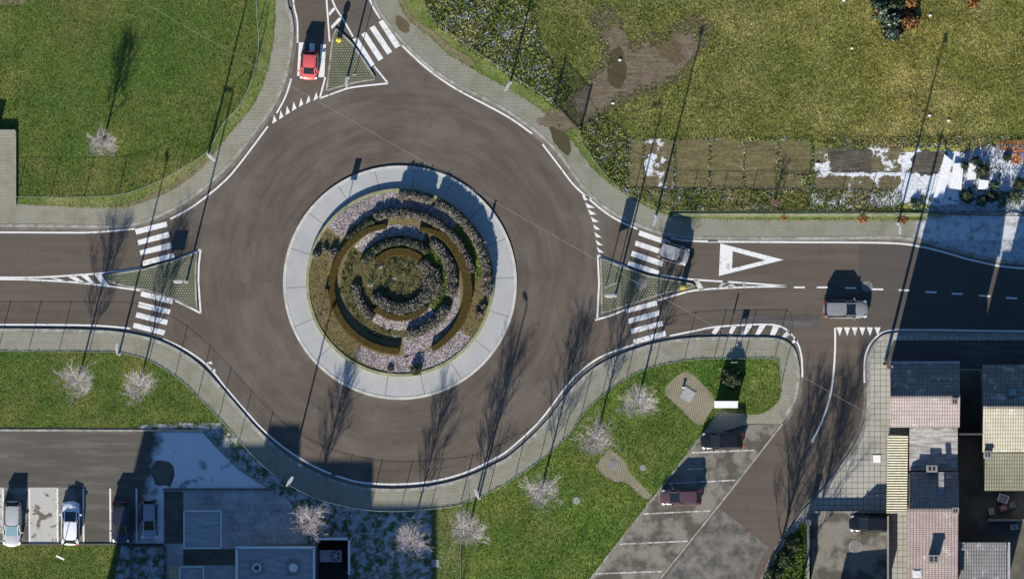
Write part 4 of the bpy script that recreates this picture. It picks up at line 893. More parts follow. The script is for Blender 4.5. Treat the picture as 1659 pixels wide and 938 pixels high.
def cover(px, py, r, label, z=0.12, mat='iron', square=False, rot=0.0):
    x, y = P((px, py)); e = empty('manhole_cover', (x, y, z))
    mb = MB()
    if square: mb.box(0, 0, 0.02, r * 2, r * 2, 0.05, rot)
    else: mb.disc(0, 0, 0.0, 0.025, r * 1.3, 28)
    mb.build('frame', M['concrete'], e)
    mb = MB()
    if square: mb.box(0, 0, 0.05, r * 1.75, r * 1.75, 0.03, rot)
    else: mb.disc(0, 0, 0.0, 0.045, r, 28)
    mb.build('lid', M[mat], e)
    return tag(e, label, 'manhole')
cover(1038.5, 460, 0.42, 'round manhole in the east island pavers')
cover(992.5, 752.5, 0.4, 'round manhole in the small lawn paver patch', Z1)
cover(1041.5, 757.5, 0.27, 'small round cover in the bright lawn beside the paver path', Z1 + .006, 'plastic_grey')
cover(934, 810.5, 0.3, 'round cover alone in the middle of the bright lawn', Z1 + .006, 'plastic_grey')
cover(1114, 639, 0.62, 'grey square tilted cover on the paver patch', Z1 + .006, 'plastic_grey', True, R(-32))
cover(705, 912, 0.38, 'square cover at the shadow edge beside the green cross fence', Z1 + .006, 'plastic_grey', True)
cover(1386, 885, 0.5, 'round cover in the brown yard below the parked black car', Z1, 'iron')
cover(1405, 464, 0.4, 'round manhole in the east road between the dashes', 0.004)
cover(1420.5, 743, 0.4, 'pale slab cover on the forecourt beside the cream awning', 0.12, 'white', True)
for i, (x_, y_) in enumerate(((1155, 388.5), (545, 766.5), (1145, 541.5))):
    mb = MB(); xx, yy = P((x_, y_))
    for k in range(7): mb.box(xx - 0.36 + k * 0.12, yy, 0.025, 0.05, 0.36, 0.03)
    mb.box(xx, yy, 0.012, 0.95, 0.4, 0.012)
    tag(mb.build('drain_grate', M['darksteel']), ('drain grate beside the kerb north of the large white triangle', 'drain grate in the shaded south gutter', 'drain grate before the white hatching')[i], 'drain')

# ------------------------------------------------------------ fences
def fence(pts, h, label, z=Z1, gap=2.9, wire=0.14, mesh='green_wire', rail='green_rail', ends=True, braces=False):
    pw = W(pts); seg = [math.hypot(pw[i + 1][0] - pw[i][0], pw[i + 1][1] - pw[i][1]) for i in range(len(pw) - 1)]; cum = [0]
    for s_ in seg: cum.append(cum[-1] + s_)
    T = cum[-1]
    def at(d):
        return (float(np.interp(d, cum, [p[0] for p in pw])), float(np.interp(d, cum, [p[1] for p in pw])))
    e = empty('wire_fence', (*pw[0], z)); ox, oy = pw[0]
    n = max(1, round(T / gap))
    for k in range(n + 1):
        x, y = at(T * k / n); mb = MB(); mb.tube([(x - ox, y - oy, -0.05), (x - ox, y - oy, h + 0.06)], 0.032, 6); mb.build('post', M[rail], e)
    d = np.arange(0, T, wire); q = np.array([at(v) for v in d]) - np.array([ox, oy]); m_ = len(d); r = 0.003
    off = np.array([(1, 0), (-.5, .87), (-.5, -.87)]) * r
    V = np.zeros((m_, 2, 3, 3)); V[:, :, :, 0] = q[:, None, None, 0] + off[None, None, :, 0]; V[:, :, :, 1] = q[:, None, None, 1] + off[None, None, :, 1]; V[:, 1, :, 2] = h
    b0 = np.arange(m_)[:, None] * 6; F = []
    for k in range(3):
        k2 = (k + 1) % 3; F += [np.stack([b0[:, 0] + k, b0[:, 0] + k2, b0[:, 0] + 3 + k2], 1), np.stack([b0[:, 0] + k, b0[:, 0] + 3 + k2, b0[:, 0] + 3 + k], 1)]
    V = V.reshape(-1, 3); F = np.concatenate(F)
    np_mesh('mesh_panel', V, F, M[mesh], e)
    mb = MB(); dd = [T * k / max(2, int(T / 0.7)) for k in range(max(2, int(T / 0.7)) + 1)]
    for zz, rr in ((h, 0.011), (h * .8, .003), (h * .6, .003), (h * .4, .003), (h * .2, .003), (0.04, .012)):
        mb.tube([(at(v)[0] - ox, at(v)[1] - oy, zz) for v in dd], rr, 4)
    mb.build('rail', M[rail], e)
    return tag(e, label, 'fence')
fence(NW_F, 1.75, 'pale green wire fence round the north west lawn', gap=3.1)
fence(SW_T, 2.05, 'pale green wire fence along the south west pavement', gap=2.95)
fence(SE_T[:-14], 2.0, 'pale green wire fence along the pavement above the bright lawn', gap=2.95)
fence([(746, 816), (746, 900), (746, 1000)], 1.6, 'green cross fence running south between the two lawns', gap=2.9)
fence(smooth(NE_F[:9], 3), 1.8, 'pale green wire fence from the north crossing to the dark gate', gap=2.9)
fence(smooth(NE_F[10:], 3), 1.8, 'pale green wire fence between the gate and the garden plots', gap=2.9)
# dark bar gate
x, y = P((898, 168)); e = empty('metal_gate', (x, y, Z1)); gx, gy = X(940) - x, Y(213) - y; Lg = math.hypot(gx, gy); ga = math.atan2(gy, gx)
e.rotation_euler = (0, 0, ga)
mb = MB()
for zz in (0.12, 1.95): mb.box(Lg / 2, 0, zz, Lg, 0.05, 0.06)
mb.build('frame', M['darksteel'], e)
mb = MB()
for k in range(int(Lg / 0.12)): mb.box(0.06 + k * 0.12, 0, 1.03, 0.028, 0.028, 1.8)
mb.build('bars', M['darksteel'], e)
for d in (0, Lg): 
    mb = MB(); mb.box(d, 0, 1.05, 0.13, 0.13, 2.15); mb.build('post', M['darksteel'], e)
tag(e, 'dark vertical barred gate opening to the muddy meadow', 'gate')
# low walls
mb = MB(); mb.box(X(10), Y(212), 0.35, 30 / S, 0.18, 0.55); mb.box(X(-34), Y(212), 0.75, 64 / S, 0.22, 1.3); e = empty('low_wall', (X(24), Y(213), Z1)); o = mb.build('wall_body', M['concrete']); o.parent = e; o.matrix_parent_inverse = Matrix.Translation((-X(24), -Y(213), -Z1))
mb = MB(); mb.box(X(-34), Y(212), 1.43, 65 / S, 0.28, 0.06); o = mb.build('coping', M['concrete']); o.parent = e; o.matrix_parent_inverse = Matrix.Translation((-X(24), -Y(213), -Z1))
mb = MB(); mb.box(X(25), Y(274), 0.32, 0.16, 122 / S, 0.5); o = mb.build('side_wall', M['concrete']); o.parent = e; o.matrix_parent_inverse = Matrix.Translation((-X(24), -Y(213), -Z1))
tag(e, 'low pale L shaped wall around the west terrace', 'wall')
mb = MB(); mb.box(X(1310), Y(348.5), 0.22, 440 / S, 0.32, 0.24); tag(mb.build('low_wall', M['mosswall']), 'low mossy wall along the pavement below the garden plots', 'wall')
mb = MB(); mb.tube([(*P((1513, 335)), .35), (*P((1521, 347)), .35), (*P((1600, 349)), .35), (*P((1700, 350)), .35)], 0.06, 6)
for q in ((1521, 347), (1590, 348.5), (1650, 349.5)): mb.tube([(*P(q), 0.1), (*P(q), 0.36)], 0.05, 6)
tag(mb.build('low_rail', M['wood']), 'low bent rail at the edge of the snowy scrub', 'rail')

# ------------------------------------------------------------ trees
def bare_tree_mesh(h, spread, seed, dense=1.0, name='tree'):
    rnd = random.Random(seed); tr = MB(); cr = MB()
    tr.tube([(0, 0, -0.05), (0.03, 0.02, h * .25), (0.0, 0.03, h * .6), (0.02, 0, h * .97)], [0.11, 0.085, 0.05, 0.012], 8)
    def branch(p, d, L, r, lev):
        p = Vector(p); pts = [p.copy()]; k = 3
        for i in range(k):
            d = (d + Vector((rnd.gauss(0, .09), rnd.gauss(0, .09), 0.10))).normalized(); p = p + d * L / k; pts.append(p.copy())
        cr.tube(pts, [r * (1 - .8 * i / k) for i in range(k + 1)], 4 if lev < 2 else 3, cap=False)
        if lev < 3:
            for _ in range(int((8, 6, 5)[lev] * dense)):
                t = rnd.uniform(0.25, 1.0) * k; i = min(int(t), k - 1); q = pts[i].lerp(pts[i + 1], t - i)
                ax = Vector((rnd.gauss(0, 1), rnd.gauss(0, 1), rnd.gauss(0, .6))).normalized()
                branch(q, (d + ax * 0.75).normalized(), L * rnd.uniform(.38, .6), r * .48, lev + 1)
    nb = int(24 * dense)
    for k in range(nb):
        t = k / nb; z = h * (0.28 + 0.64 * t); a = k * 2.4 + rnd.uniform(-.3, .3); prof = math.sin(math.pi * (0.22 + 0.70 * t))
        el = R(38 + 25 * t + rnd.uniform(-8, 8))
        branch((0, 0, z), Vector((math.cos(a) * math.cos(el), math.sin(a) * math.cos(el), math.sin(el))), spread * (0.45 + 0.75 * prof) * rnd.uniform(.8, 1.15), 0.03, 0)
    return tr, cr
protos = []
for i in range(3):
    tr, cr = bare_tree_mesh(6.9, 1.75, 11 + i, 1.12); protos.append((tr, cr))
def tree(px, py, k, label, scale=1.0, rz=0.0, group='bare young trees'):
    x, y = P((px, py)); e = empty('bare_tree', (x, y, Z1), rz); e.scale = (scale,) * 3
    if 'objs' not in tree.__dict__: tree.objs = {}
    if k not in tree.objs:
        tr, cr = protos[k]; tree.objs[k] = (tr.build('trunk', M['bark'], e, True), cr.build('crown', M['twig'], e))
    else:
        for q in tree.objs[k]:
            c = q.copy(); COL.objects.link(c); c.parent = e
    return tag(e, label, 'tree', group)
tree(127, 616, 0, 'bare pale twigged tree in the west lawn strip, the western of two')
tree(226, 625, 1, 'bare pale twigged tree in the west lawn strip, the eastern of two', 1.0, 1.0)
tree(505, 840, 2, 'bare pale tree in shaded frosted grass beside the flat roofed building', 1.0, 2.0)
tree(666, 871, 0, 'bare pale tree in frosted grass near the green cross fence', 0.93, 3.0)
tree(760, 855, 1, 'bare pale tree standing by the green cross fence in sunlight', 1.12, 2.5)
tree(877, 794, 2, 'bare pale tree in the bright lawn nearest the round lone cover', 1.08, 4.0)
tree(966, 709, 0, 'bare pale tree directly above the small paver patch', 1.05, 5.0)
tree(1033, 651, 1, 'bare pale tree in the bright lawn nearest the white cabinet', 1.1, 0.3)
tree(1238, 992, 2, 'bare tree south of the shrub bed by the brown yard', 1.45, .7); tree(1282, 1010, 0, 'bare tree below the narrow boundary wall', 1.5, 1.7)
tr, cr = bare_tree_mesh(4.2, 1.45, 31, 1.0)
e = empty('bare_tree', (*P((167, 232)), Z1)); tr.build('trunk', M['bark'], e, True); cr.build('crown', M['twig'], e); tag(e, 'small bare tree alone in the north west lawn', 'tree')
tr, cr = bare_tree_mesh(1.6, 0.8, 41, 0.6)
e = empty('bare_shrub', (*P((1254, 330)), Z1)); tr.build('stem', M['bark'], e, True); cr.build('twigs', M['twigred'], e); tag(e, 'reddish bare shrub behind the fence below the plots', 'shrub')
bush(1186, 612, 1.05, 1.3, 'round dark evergreen bush north of the white cabinet', 'darkleaf', n=3500, z=Z1)
# dark frosted conifer clump
def conifer(px, py, r, h, mat, label, lean):
    x, y = P((px, py)); e = empty('conifer_bush', (x, y, Z1)); n = 1500; t = RNG.uniform(0, 1, n); a = RNG.uniform(0, 2 * np.pi, n)
    rr = r * (1 - t * .75) * np.sqrt(RNG.uniform(.15, 1, n)) * (1 + .25 * np.sin(a * 5 + t * 9)); pts = np.stack([np.cos(a) * rr + lean[0] * t, np.sin(a) * rr + lean[1] * t, t * h], 1)
    leafcloud(pts, np.stack([np.cos(a), np.sin(a), 0 * a], 1), (0.12, 0.32), .04, 'foliage', M[mat], e, .3)
    mb = MB(); mb.tube([(0, 0, -.05), (lean[0], lean[1], h * .9)], [.07, .02], 6); mb.build('stem', M['wood'], e)
    return tag(e, label, 'conifer', 'frosted conifer clump')
conifer(1432, 14, 1.2, 1.7, 'conifer', 'frosted green conifer at the west side of the clump', (-.2, .1))
conifer(1444, 30, 1.2, 1.5, 'conifer', 'frosted green conifer sprawling in the middle of the clump', (0, -.1))
conifer(1447, 50, 1.0, 0.8, 'conifer', 'low pale conifer at the bottom of the clump', (0, -.2))
conifer(1474, 32, 0.95, 1.2, 'rust', 'rust brown dead conifer at the east side of the clump', (.1, -.1))
conifer(1476, 4, 0.8, 1.2, 'rust', 'yellow brown dead conifer at the top of the clump', (.1, 0))
conifer(1424, 18, 0.5, 0.9, 'rust', 'small rust brown bush between the green conifers', (0, 0))
conifer(1452, 6, 1.0, 1.8, 'darkleaf', 'dark conifer in the shadowed middle of the clump', (0, 0))
conifer(1577, 2, 0.5, .6, 'rust', 'rusty tuft at the top edge of the meadow', (0, 0))
k = 0
for px, py, r_, h_, mt, lb in ((1563, 270, .45, .9, 'darkleaf', 'dark bush between the first two corrugated sheets'), (1590, 277, .75, 1.0, 'darkleaf', 'round dark green bush on the snowy scrub'), (1580, 262, .5, .7, 'darkleaf', 'bush above the round dark green one in the scrub'),
                               (1652, 298, .6, 1.0, 'darkleaf', 'dark bush at the east edge of the scrub'), (1612, 300, .5, .6, 'conifer', 'pale bush in the middle of the snowy scrub'), (1646, 318, .7, .7, 'conifer', 'pale frosted bush near the low bent rail'),
                               (1567, 318, .7, .8, 'darkleaf', 'dark shaded bush behind the low bent rail'), (1590, 325, .6, .7, 'conifer', 'frosted bush behind the low bent rail'), (1625, 322, .7, .7, 'conifer', 'wide frosted bush in the shaded scrub'),
                               (1606, 318, .6, .6, 'darkleaf', 'low dark bush in the shaded scrub'), (1632, 255, .4, .5, 'darkleaf', 'small dark bush beside the rusty sheets'), (1484, 330, .6, .5, 'conifer', 'frosted round bush at the south of the snow patch'),
                               (1398, 352, .55, .25, 'rust', 'purple brown low plant against the mossy wall'), (1462, 354, .5, .25, 'rust', 'purple brown low plant beside the lamp'), (1270, 350, .4, .2, 'rust', 'small reddish plant on the mossy wall line')):
    bush(px, py, r_, h_, lb, mt, z=Z1)

# ------------------------------------------------------------ corrugated sheets
def corrug(name, quad, z, mat, label, pitch=0.2, amp=0.03, along=0, cat='sheet', zs=None, parent=None, thick=0.02):
    """quad px in order a,b,c,d; ridges run from the a-b edge to the d-c edge (along=0)"""
    q = [Vector((*P(p), z + (zs[i] if zs else 0))) for i, p in enumerate(quad)]
    if along: q = [q[1], q[2], q[3], q[0]]
    n = max(6, int((q[1] - q[0]).length / pitch * 4)); V = []; F = []
    for k in range(n + 1):
        t = k / n; o = Vector((0, 0, amp * math.sin(2 * math.pi * t * n / 4)))
        for th in (0, -thick):
            for s_ in (0, 1): V.append(((q[0].lerp(q[1], t)) if s_ == 0 else (q[3].lerp(q[2], t))) + o + Vector((0, 0, th)))
    for k in range(n):
        b = k * 4; c = b + 4; F += [(b, c, c + 1, b + 1), (b + 3, c + 3, c + 2, b + 2)]
    mb = MB(); mb.add(V, F); o = mb.build(name, M[mat], parent)
    return tag(o, label, cat) if not parent else o
SH = [((1530, 250), (1543, 261), (1527, 323), (1512, 320)), ((1545, 265), (1561, 264.5), (1557, 308), (1537, 305)), ((1569, 264), (1585, 267), (1580, 291), (1566, 292)), ((1586, 291), (1602, 293), (1599, 307), (1584, 307))]
for q, lb in zip(SH, ('longest snowy corrugated sheet leaning beside the compost', 'second snowy corrugated sheet east of the longest', 'short snowy corrugated sheet between two dark bushes', 'smallest snowy corrugated sheet in the scrub')):
    corrug('corrugated_sheet', q, Z1 + 0.35, 'white_sheet', lb, 0.22, 0.035)

# ------------------------------------------------------------ houses
def gable(mb, x0, x1, yn, yr, ys, zn, zr, zs, north=True, south=True, th=0.12):
    """roof slabs in photograph px (y down); north slope yn..yr, south slope yr..ys"""
    out = []
    if north: mb[0].add([(X(x0), Y(yn), zn), (X(x1), Y(yn), zn), (X(x1), Y(yr), zr), (X(x0), Y(yr), zr), (X(x0), Y(yn), zn - th), (X(x1), Y(yn), zn - th), (X(x1), Y(yr), zr - th), (X(x0), Y(yr), zr - th)], [(3, 2, 1, 0), (4, 5, 6, 7), (0, 1, 5, 4), (1, 2, 6, 5), (2, 3, 7, 6), (3, 0, 4, 7)])
    if south: mb[1].add([(X(x0), Y(yr), zr), (X(x1), Y(yr), zr), (X(x1), Y(ys), zs), (X(x0), Y(ys), zs), (X(x0), Y(yr), zr - th), (X(x1), Y(yr), zr - th), (X(x1), Y(ys), zs - th), (X(x0), Y(ys), zs - th)], [(3, 2, 1, 0), (4, 5, 6, 7), (0, 1, 5, 4), (1, 2, 6, 5), (2, 3, 7, 6), (3, 0, 4, 7)])
def walls(e, ox, oy, x0, x1, prof, mat, name='wall', inset=3):
    """gabled wall block: prof = [(y px, z top)...] north to south"""
    V = []; F = []; n = len(prof); x0 += inset; x1 -= inset
    for xx in (x0, x1):
        for yy, zz in prof: V.append((X(xx), Y(yy), zz - 0.13))
        for yy, zz in prof: V.append((X(xx), Y(yy), 0.05))
    for k in range(n - 1):
        F += [(k, k + 1, n + k + 1, n + k), (2 * n + k, 3 * n + k, 3 * n + k + 1, 2 * n + k + 1), (k, 2 * n + k, 2 * n + k + 1, k + 1)]
    F += [(0, n, 3 * n, 2 * n), (n - 1, 3 * n - 1, 4 * n - 1, 2 * n - 1)]
    mb = MB(); mb.add([(a - ox, b - oy, c) for a, b, c in V], F); return mb.build(name, M[mat], e)
def rel(mb, ox, oy): mb.v = [(a - ox, b - oy, c) for a, b, c in mb.v]; return mb
def windows_on(e, ox, oy, side, x0, y0, x1, y1, zs, n, w_=0.9, h_=1.2):
    ax, ay = X(x0) - ox, Y(y0) - oy; bx, by = X(x1) - ox, Y(y1) - oy; an = math.atan2(by - ay, bx - ax)
    nx, ny = math.sin(an), -math.cos(an)
    for z in zs:
        for k in range(n):
            t = (k + .5) / n; cx, cy = ax + (bx - ax) * t + nx * .01, ay + (by - ay) * t + ny * .01
            mb = MB(); mb.box(cx, cy, z, w_ + .16, 0.09, h_ + .16, an); f = mb.build('window', M['parapet'], e)
            mb = MB(); mb.box(cx + nx * .03, cy + ny * .03, z, w_, 0.06, h_, an); mb.build('pane', M['glass'], f)
def chimney(e, px, py, z0, z1, sx, sy, mat='wall_brown', ox=0, oy=0):
    x, y = X(px) - ox, Y(py) - oy
    mb = MB(); mb.box(x, y, (z0 + z1) / 2, sx, sy, z1 - z0); c = mb.build('chimney', M[mat], e)
    mb = MB(); mb.box(x, y, z1 + .04, sx + .16, sy + .16, .08); mb.build('cap', M['concrete'], c)
    for dx in (-.22, .22):
        for dy in (-.2, .2): mb = MB(); mb.box(x + dx * sx, y + dy * sy, z1 + .09, sx * .27, sy * .27, .03); mb.build('flue', M['rubber'], c)
# house A
ox, oy = X(1495), Y(690); e = empty('house', (ox, oy, 0))
a, b = MB(), MB(); gable((a, b), 1439, 1551, 587, 642, 691, 7.45, 9.25, 7.65)
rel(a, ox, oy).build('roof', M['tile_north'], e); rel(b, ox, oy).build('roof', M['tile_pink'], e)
walls(e, ox, oy, 1439, 1551, [(590, 7.5), (642, 9.25), (689, 7.7)], 'wall')
mb = MB(); mb.box(X(1495) - ox, Y(642) - oy, 9.28, 112 / S, 0.22, 0.1); mb.build('ridge_tiles', M['tile_pink'], e)
mb = MB(); mb.box(X(1495) - ox, Y(586) - oy, 7.36, 113 / S, 0.14, 0.12); mb.build('gutter', M['steel'], e)
mb = MB(); mb.add([(X(1471) - ox, Y(692) - oy, 5.6), (X(1549) - ox, Y(692) - oy, 5.6), (X(1549) - ox, Y(761) - oy, 5.0), (X(1471) - ox, Y(761) - oy, 5.0), (X(1471) - ox, Y(692) - oy, 5.45), (X(1549) - ox, Y(692) - oy, 5.45), (X(1549) - ox, Y(761) - oy, 4.85), (X(1471) - ox, Y(761) - oy, 4.85)], [(3, 2, 1, 0), (4, 5, 6, 7), (0, 1, 5, 4), (1, 2, 6, 5), (2, 3, 7, 6), (3, 0, 4, 7)])
mb.build('lower_roof', M['shedroof'], e)
mb = MB(); mb.box(X(1510) - ox, Y(726) - oy, 2.42, 74 / S, 64 / S, 4.75); mb.build('wall', M['wall_brown'], e)
chimney(e, 1542, 649, 8.6, 9.8, 0.5, 0.5, ox=ox, oy=oy); chimney(e, 1507, 758, 4.7, 6.0, 0.9, 0.5, 'concrete', ox, oy)
windows_on(e, ox, oy, 'n', 1545, 590, 1445, 590, (1.6, 4.2, 6.3), 3); windows_on(e, ox, oy, 'w', 1442, 595, 1442, 685, (1.6, 4.4), 2)
mb = MB(); mb.box(X(1495) - ox, Y(590) - oy + .03, 1.1, 0.95, 0.1, 2.1); d = mb.build('door', M['wood'], e); mb = MB(); mb.box(X(1495) - ox + .35, Y(590) - oy + .1, 1.05, .05, .05, .14); mb.build('handle', M['steel'], d)
tag(e, 'terraced house with a pink south roof slope beside the utility pole', 'house')
# house A2: part 3 and wing
ox, oy = X(1508), Y(870); e = empty('house', (ox, oy, 0))
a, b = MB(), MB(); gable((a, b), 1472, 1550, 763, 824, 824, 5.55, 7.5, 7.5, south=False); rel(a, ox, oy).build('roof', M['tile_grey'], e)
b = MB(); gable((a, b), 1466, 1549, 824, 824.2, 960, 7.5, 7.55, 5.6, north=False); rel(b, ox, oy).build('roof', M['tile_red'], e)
walls(e, ox, oy, 1468, 1549, [(766, 5.6), (824, 7.5), (958, 5.65)], 'wall_brown')
mb = MB(); mb.box(X(1508) - ox, Y(824) - oy, 7.56, 84 / S, 0.25, 0.1); mb.build('ridge_tiles', M['tile_red'], e)
chimney(e, 1509, 903, 6.1, 7.9, 0.95, 0.62, 'concrete', ox, oy); chimney(e, 1544, 825, 7.2, 8.1, 0.5, 0.42, 'concrete', ox, oy)
mb = MB(); mb.box(X(1483) - ox, Y(927) - oy, 6.15, 0.85, 0.75, 0.14); s_ = mb.build('skylight', M['parapet'], e); mb = MB(); mb.box(X(1483) - ox, Y(927) - oy, 6.24, 0.65, 0.55, 0.05); mb.build('pane', M['lampglass'], s_)
mb = MB(); mb.box(X(1522) - ox, Y(793) - oy, 6.62, 0.5, 60 / S, 0.10); o = mb.build('roof_strip', M['shedroof'], e); o.rotation_euler = (0, 0, 0)
tag(e, 'house with a weathered red tile roof and a four flue chimney', 'house')
ox, oy = X(1588), Y(920); e = empty('house_wing', (ox, oy, 0))
mb = MB(); gable((MB(), mb), 1551, 1628, 877, 877.1, 975, 4.7, 4.72, 4.1, north=False); rel(mb, ox, oy).build('roof', M['tile_grey'], e)
walls(e, ox, oy, 1552, 1628, [(879, 4.7), (972, 4.15)], 'wall_brown'); chimney(e, 1549.5 + 6, 883, 4.6, 5.5, 0.5, 0.6, 'concrete', ox, oy)
mb = MB(); mb.box(X(1632) - ox, Y(925) - oy, 4.3, .25, 96 / S, .1); mb.build('gutter', M['steel'], e)
tag(e, 'low grey tiled side building east of the red roofed house', 'house')
# awning
ox, oy = X(1452), Y(767); e = empty('awning', (ox, oy, 0))
q = ((1437, 705), (1470, 705), (1468, 830), (1435, 830)); o = corrug('roof_sheet', q, 0, 'cream_sheet', None, 0.24, 0.035, 1, zs=(2.6, 3.1, 3.1, 2.6), parent=e)
o.data.transform(Matrix.Translation((-ox, -oy, 0)))
for q in ((1439, 708), (1438, 768), (1437, 827)):
    mb = MB(); mb.tube([(X(q[0]) - ox, Y(q[1]) - oy, .1), (X(q[0]) - ox, Y(q[1]) - oy, 2.6)], .05, 8); mb.build('post', M['wood'], e)
mb = MB(); mb.box(X(1468) - ox, Y(768) - oy, 1.4, .12, 122 / S, 2.6); mb.build('back_wall', M['wall_brown'], e)
tag(e, 'cream corrugated awning along the forecourt side of the houses', 'awning')
mb = MB(); mb.box(X(1455), Y(698), 1.0, 28 / S, 10 / S, 1.9); mb.box(X(1455), Y(698), 1.98, 31 / S, 13 / S, .08); tag(mb.build('bin_shelter', M['darksteel']), 'dark box shelter at the north end of the awning', 'shelter')
# house B
ox, oy = X(1640), Y(690); e = empty('house', (ox, oy, 0))
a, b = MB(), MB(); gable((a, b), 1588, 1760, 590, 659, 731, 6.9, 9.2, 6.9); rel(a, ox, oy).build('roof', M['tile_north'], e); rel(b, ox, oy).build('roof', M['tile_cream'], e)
walls(e, ox, oy, 1588, 1760, [(593, 6.95), (659, 9.2), (729, 6.95)], 'wall')
mb = MB(); mb.box(X(1674) - ox, Y(659) - oy, 9.24, 172 / S, .24, .1); mb.build('ridge_tiles', M['tile_cream'], e)
mb = MB(); gable((MB(), mb), 1593, 1760, 733, 733.1, 794, 5.2, 5.22, 4.4, north=False); rel(mb, ox, oy).build('lower_roof', M['tile_moss'], e)
mb = MB(); mb.box(X(1677) - ox, Y(762) - oy, 2.1, 160 / S, 56 / S, 4.1); mb.build('wall', M['wall'], e)
mb = MB(); v = [(X(1636 + dx) - ox, Y(634 + dy) - oy, 8.37 + .033 * -dy * -1 * 0 + (.0) ) for dx, dy in ((-8, -7), (8, -7), (8, 7), (-8, 7))]
sl_ = (9.2 - 6.9) / (69 / S)
def zr(py): return 6.9 + (py - 590) / S * sl_
mb.add([(X(1636 + dx) - ox, Y(634 + dy) - oy, zr(634 + dy) + o_) for o_ in (0.0, .14) for dx, dy in ((-8, -8), (8, -8), (8, 8), (-8, 8))], [(3, 2, 1, 0), (4, 7, 6, 5)[::-1], (0, 1, 5, 4), (1, 2, 6, 5), (2, 3, 7, 6), (3, 0, 4, 7)])
rw = mb.build('roof_window', M['darksteel'], e); mb = MB(); mb.add([(X(1636 + dx) - ox, Y(634 + dy) - oy, zr(634 + dy) + .165) for dx, dy in ((-6, -6), (6, -6), (6, 6), (-6, 6))], [(3, 2, 1, 0)]); mb.build('pane', M['bluglass'], rw)
chimney(e, 1596, 735, 5.0, 7.6, 0.6, 0.6, ox=ox, oy=oy)
windows_on(e, ox, oy, 'n', 1750, 593, 1600, 593, (1.6, 4.3), 4); windows_on(e, ox, oy, 'w', 1591, 605, 1591, 720, (1.6, 4.3), 2)
tag(e, 'terraced house with a cream south roof slope and a roof window', 'house')
mb = MB(); mb.box(X(1569.5), Y(702), 4.1, 36 / S, .15, 8.0); tag(mb.build('added_shade_wall', M['darksteel']), 'added tall thin wall shading the gap between the two terraced houses', 'wall')  # added wall: blocks the sun through the alley to keep the road shaded
# yard clutter behind house B
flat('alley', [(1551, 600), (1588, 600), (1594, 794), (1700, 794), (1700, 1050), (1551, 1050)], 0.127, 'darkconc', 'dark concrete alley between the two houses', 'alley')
mb = MB(); mb.box(X(1640), Y(842), .6, 80 / S, .2, 1.0); tag(mb.build('yard_wall', M['concrete']), 'low wall crossing the dark yard behind the houses', 'wall')
for px, py, s_, mt, lb, nm in ((1625, 807, (.9, .7, .6), 'white', 'white crate nearest the mossy lower roof', 'crate'), (1626, 822, (.7, .6, .5), 'redbin', 'red tub in the dark yard', 'tub'), (1640, 818, (.5, .5, .5), 'plastic_grey', 'grey crate beside the red tub', 'crate'), (1606, 828, (.4, .6, .4), 'white', 'small white crate at the west of the yard', 'crate'), (1643, 853, (.6, .45, .5), 'white', 'white crate below the yard wall', 'crate')):
    x, y = P((px, py)); e = empty(nm, (x, y, .127), random.uniform(-.6, .6)); mb = MB()
    for sx, sy, ww, dd in ((0, -.5, 1, .08), (0, .5, 1, .08), (-.5, 0, .08, 1), (.5, 0, .08, 1)): mb.box(sx * s_[0], sy * s_[1], s_[2] / 2, s_[0] * ww + .02, s_[1] * dd + (.0 if dd == 1 else 0), s_[2])
    mb.box(0, 0, .05, s_[0] * .9, s_[1] * .9, .06); mb.build('sides', M[mt], e); mb = MB(); mb.box(0, 0, s_[2] * .6, s_[0] * .75, s_[1] * .75, .1); mb.build('contents', M['plastic_grey'], e); tag(e, lb, 'crate')
# brown yard with car, below forecourt
flat('yard', [(1312, 831), (1437, 830), (1440, 1050), (1306, 1050)], 0.1235, 'bay_damp', 'brown damp yard with a parked black car below the forecourt', 'yard')
flat('planting', smooth([(1302, 842), (1310, 842), (1306, 1050), (1190, 1050), (1225, 960), (1262, 895)], 3, True), 0.1235, 'frosty', 'frosted shrubbery ground beside the brown yard', 'planting')
blades('grass', W([(1300, 846), (1308, 846), (1304, 950), (1232, 950), (1262, 898)]), .124, 260, M['fresh_b'], h=(.1, .4), wd=(.03, .09), label='shaggy green ground cover beside the brown yard')
for i, (px, py, r_, lb) in enumerate(((1285, 880, .9, 'dark shrub in the bed by the brown yard, the northern one'), (1270, 905, 1.0, 'dark shrub in the bed by the brown yard, the middle one'), (1255, 930, .9, 'dark shrub in the bed by the brown yard, the southern one'))): bush(px, py, r_, .9, lb, 'darkleaf', 'shrubs by the brown yard', z=.12)
mb = MB(); mb.box(X(1309), Y(895), .9, .22, 110 / S, 1.5); mb.box(X(1309), Y(845), 1.0, .4, .4, 1.9); mb.box(X(1309), Y(845), 1.97, .5, .5, .07); tag(mb.build('boundary_wall', M['concrete']), 'narrow boundary wall with a pillar beside the brown yard', 'wall')
mb = MB(); mb.box(X(1375), Y(829), .42, 125 / S, .18, .6); tag(mb.build('low_wall', M['concrete']), 'low wall between the forecourt and the brown yard', 'wall')
mb = MB(); mb.box(X(1438), Y(890), .9, .16, 110 / S, 1.6); tag(mb.build('boundary_wall', M['concrete']), 'boundary wall east of the brown yard', 'wall')

